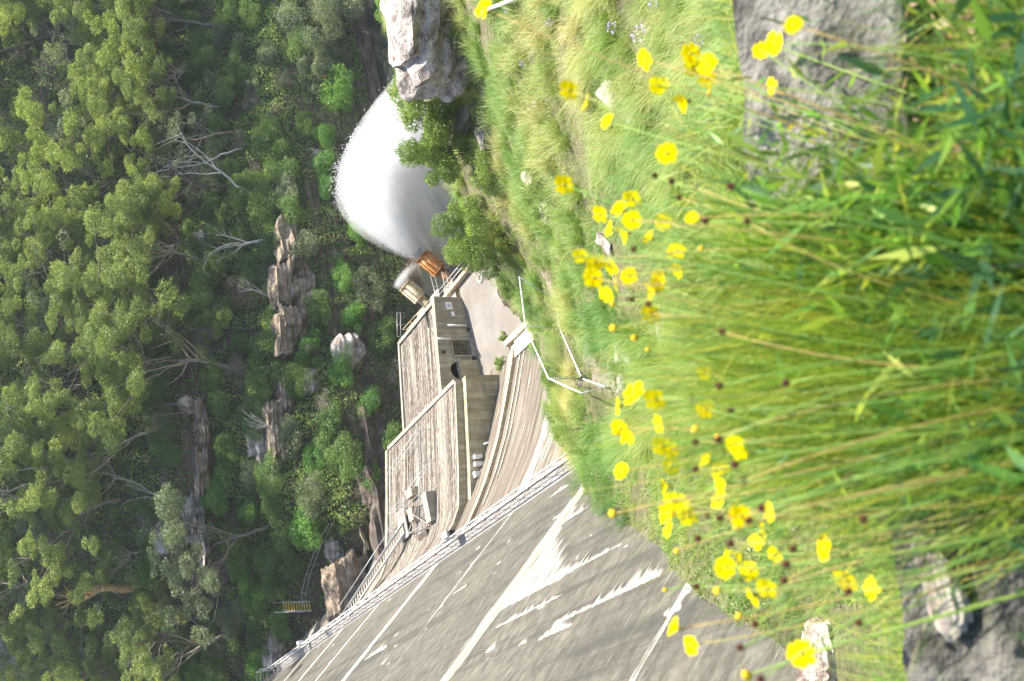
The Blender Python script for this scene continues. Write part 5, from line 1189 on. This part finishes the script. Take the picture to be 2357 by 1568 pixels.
# ---------------------------------------------------------------- the jet: tens of thousands of drops thrown out of the barrel
def drops(name, P, size, mat, label, cat):
    n = len(P); rng = np.random.default_rng(9)
    a = rng.normal(size=(n, 3)); a /= np.linalg.norm(a, axis=1, keepdims=True); b = np.cross(a, rng.normal(size=(n, 3))); b /= np.linalg.norm(b, axis=1, keepdims=True); c = np.cross(a, b)
    L = size[:, None]
    v0 = P + a*L; v1 = P - a*L*0.33 + b*L*0.94; v2 = P - a*L*0.33 - b*L*0.47 + c*L*0.82; v3 = P - a*L*0.33 - b*L*0.47 - c*L*0.82
    V = np.stack([v0, v1, v2, v3], 1).reshape(-1, 3); i = (np.arange(n)*4)[:, None]
    F = np.concatenate([i + np.array([[0, 1, 2]]), i + np.array([[0, 2, 3]]), i + np.array([[0, 3, 1]]), i + np.array([[1, 3, 2]])], 0)
    return tag(link(name, np_mesh(name, V, F, smooth=True), mat), label, cat)
k = N('white_water'); d = k.n('BsdfDiffuse'); t = k.n('BsdfTranslucent'); mx = k.n('MixShader'); mx.inputs[0].default_value = 0.5
d.inputs[0].default_value = t.inputs[0].default_value = (0.93, 0.94, 0.96, 1); k.l(d.outputs[0], mx.inputs[1]); k.l(t.outputs[0], mx.inputs[2]); k.l(mx.outputs[0], k.out.inputs[0]); M['water_white'] = k.m
rng = np.random.default_rng(17); mouth = v1 + AX*2.3
ax_ = np.array(AX); side = np.cross(ax_, [0, 0, 1.0]); side /= np.linalg.norm(side); upv = np.cross(side, ax_)
def jet(n, v0, cone, r0, tmax, g=9.8, tt=None, power=0.5, drag=0.0):
    th = rng.uniform(0, 6.2832, n); rr_ = rng.random(n)**power
    grp = rng.integers(0, 130, n); gv = np.random.default_rng(3).random(130); vel = v0*(1 - 0.26*np.clip(gv[grp] + rng.normal(0, 0.09, n), 0, 1)); th = np.random.default_rng(4).uniform(0, 6.28, 130)[grp] + rng.normal(0, 0.16, n)
    dirs = ax_ + cone*rr_[:, None]*(side*np.cos(th)[:, None] + upv*np.sin(th)[:, None]); dirs /= np.linalg.norm(dirs, axis=1, keepdims=True)
    start = np.array(mouth) + 0.0 + r0*rr_[:, None]*(side*np.cos(th)[:, None] + upv*np.sin(th)[:, None])
    T = tmax*rng.random(n)**(0.75 if tt is None else tt); P = start + dirs*(vel*T)[:, None]*(1 - drag*T)[:, None]; P[:, 2] -= 0.5*g*T*T
    P += rng.normal(size=(n, 3))*(0.04 + 0.16*T)[:, None]
    return P, T
def vol(name, dens, parent, rings, anis=0.45, lo_=0.12):
    k = N(name + '_volume'); k.t.nodes.remove(k.b); pv = k.n('VolumePrincipled'); pv.inputs['Color'].default_value = (1, 1, 1, 1); pv.inputs['Anisotropy'].default_value = anis
    vr = k.n('VectorRotate', rotation_type='Z_AXIS'); vr.inputs['Angle'].default_value = -RY; k.l(k.n('TexCoord').outputs['Object'], vr.inputs['Vector'])
    mp = k.n('Mapping'); mp.inputs['Rotation'].default_value = (0, 0.35, 0); k.l(vr.outputs[0], mp.inputs['Vector']); m2 = k.n('Mapping'); m2.inputs['Scale'].default_value = (0.16, 1.1, 1.0); k.l(mp.outputs[0], m2.inputs['Vector'])
    nz = k.noise(m2.outputs[0], 1, 6, 0.72); dn = k.math('MULTIPLY', k.ramp(nz, [(0.42, lo_), (0.6, 1.0)]), dens); k.l(dn, pv.inputs['Density']); k.l(pv.outputs[0], k.out.inputs['Volume'])
    n = len(rings[0]); vs = [tuple(q_) for r_ in rings for q_ in r_]; fs = [(a*n + j, a*n + (j + 1) % n, (a + 1)*n + (j + 1) % n, (a + 1)*n + j) for a in range(len(rings) - 1) for j in range(n)]
    fs += [tuple(range(n))[::-1], tuple((len(rings) - 1)*n + j for j in range(n))]
    mb = MB(); mb.add(vs, fs); o = mb.build(name, k.m, parent); import bmesh; bm = bmesh.new(); bm.from_mesh(o.data); bmesh.ops.recalc_face_normals(bm, faces=bm.faces[:]); bm.to_mesh(o.data); bm.free(); return o
def rings_of(P, T, k_, tmin, tmax, nr=16, nj=20):
    out = []
    for i in range(nr):
        tc = tmin + (tmax - tmin)*i/(nr - 1); q_ = P[np.abs(T - tc) < 0.09]
        if len(q_) < 20: continue
        c = q_.mean(0); f_ = np.array([ET.x, ET.y, 0]); a_ = np.array([ES.x, ES.y, 0]); lat = (q_ - c) @ a_; fw_ = (q_ - c) @ f_; ve = (q_ - c)[:, 2]
        # principal directions in the plane of travel: one ring across the flow
        vel = c - (out[-1][1] if out else (c - ax_)); vel /= np.linalg.norm(vel); nrm_ = np.cross(a_, vel); nrm_ /= np.linalg.norm(nrm_)
        s1 = lat.std()*k_; s2 = ((q_ - c) @ nrm_).std()*k_
        out.append(([c + a_*s1*math.cos(h_) + nrm_*s2*math.sin(h_) for h_ in np.linspace(0, 6.2832, nj, endpoint=False)], c))
    return [o[0] for o in out]
P, T = jet(330000, 13.9, 0.33, 0.68, 2.5, tt=0.8); Pf, Tf = P, T; ok = P[:, 2] > -48.4
sel = ok & (rng.random(len(T)) < 0.3)
wj = drops('water_jet', P[sel], ((0.018 + 0.026*T)*rng.uniform(0.4, 1.4, len(T)))[sel], M['water_white'], 'huge white plume of water arching from the rusty barrel into the river', 'water jet')
for (k_, de, t1) in ((2.6, 0.2, 2.3), (1.9, 0.7, 2.25), (1.1, 1.2, 2.2)): vol('mist', de, wj, rings_of(Pf, Tf, k_, 0.02, t1))
veil = []
for i in range(12):      # thin sheet of falling water under the arc
    tc = 0.12 + 1.75*i/11; q_ = Pf[np.abs(Tf - tc) < 0.09]; c = q_.mean(0); lat = 0.9 + 1.0*tc; a_ = np.array([ES.x, ES.y, 0])
    veil.append([c + a_*(-lat) + [0, 0, 0.2], c + a_*(-lat*0.4) + [0, 0, 0.6], c + a_*(lat*0.4) + [0, 0, 0.6], c + a_*lat + [0, 0, 0.2]] + [np.array([c[0] + a_[0]*e*lat*1.2, c[1] + a_[1]*e*lat*1.2, -48.55]) for e in (1, 0.3, -0.3, -1)])
vol('falling_sheet', 0.9, wj, veil, 0.3, 0.0)
P, T = jet(40000, 9.5, 0.42, 0.7, 1.9); ok = (P[:, 2] > -48.4)
link('falling_spray', np_mesh('falling_spray', *(lambda o: (np.array([v.co[:] for v in o.data.vertices]), np.array([p_.vertices[:] for p_ in o.data.polygons])))(dropped := drops('falling_spray', P[ok], (0.03*rng.uniform(0.4, 1.2, len(T)))[ok], M['water_white'], None, None))), M['water_white'], wj); bpy.data.objects.remove(dropped)
mouth = v2 + AX*2.1; P, T = jet(9000, 4.0, 0.5, 0.7, 0.8); sp2 = drops('spray', P, 0.014*rng.uniform(0.5, 1.4, len(T)), M['water_white'], 'thin grey mist at the mouth of the cream barrel', 'spray')
vol('mist', 0.35, sp2, rings_of(P, T, 1.5, 0.02, 0.7, 8))
# the air of the valley
k = N('haze'); k.t.nodes.remove(k.b); pv = k.n('VolumePrincipled'); pv.inputs['Color'].default_value = (0.86, 0.93, 1, 1); pv.inputs['Density'].default_value = 0.00016; k.l(pv.outputs[0], k.out.inputs['Volume'])
me = bpy.data.meshes.new('haze'); x0, x1, y0, y1, z0, z1 = -1000, 1000, -40, 1500, -62, 260
me.from_pydata([(x, y, z) for z in (z0, z1) for (x, y) in ((x0, y0), (x1, y0), (x1, y1), (x0, y1))], [], MB.BF); tag(link('haze', me, k.m), kind='stuff')
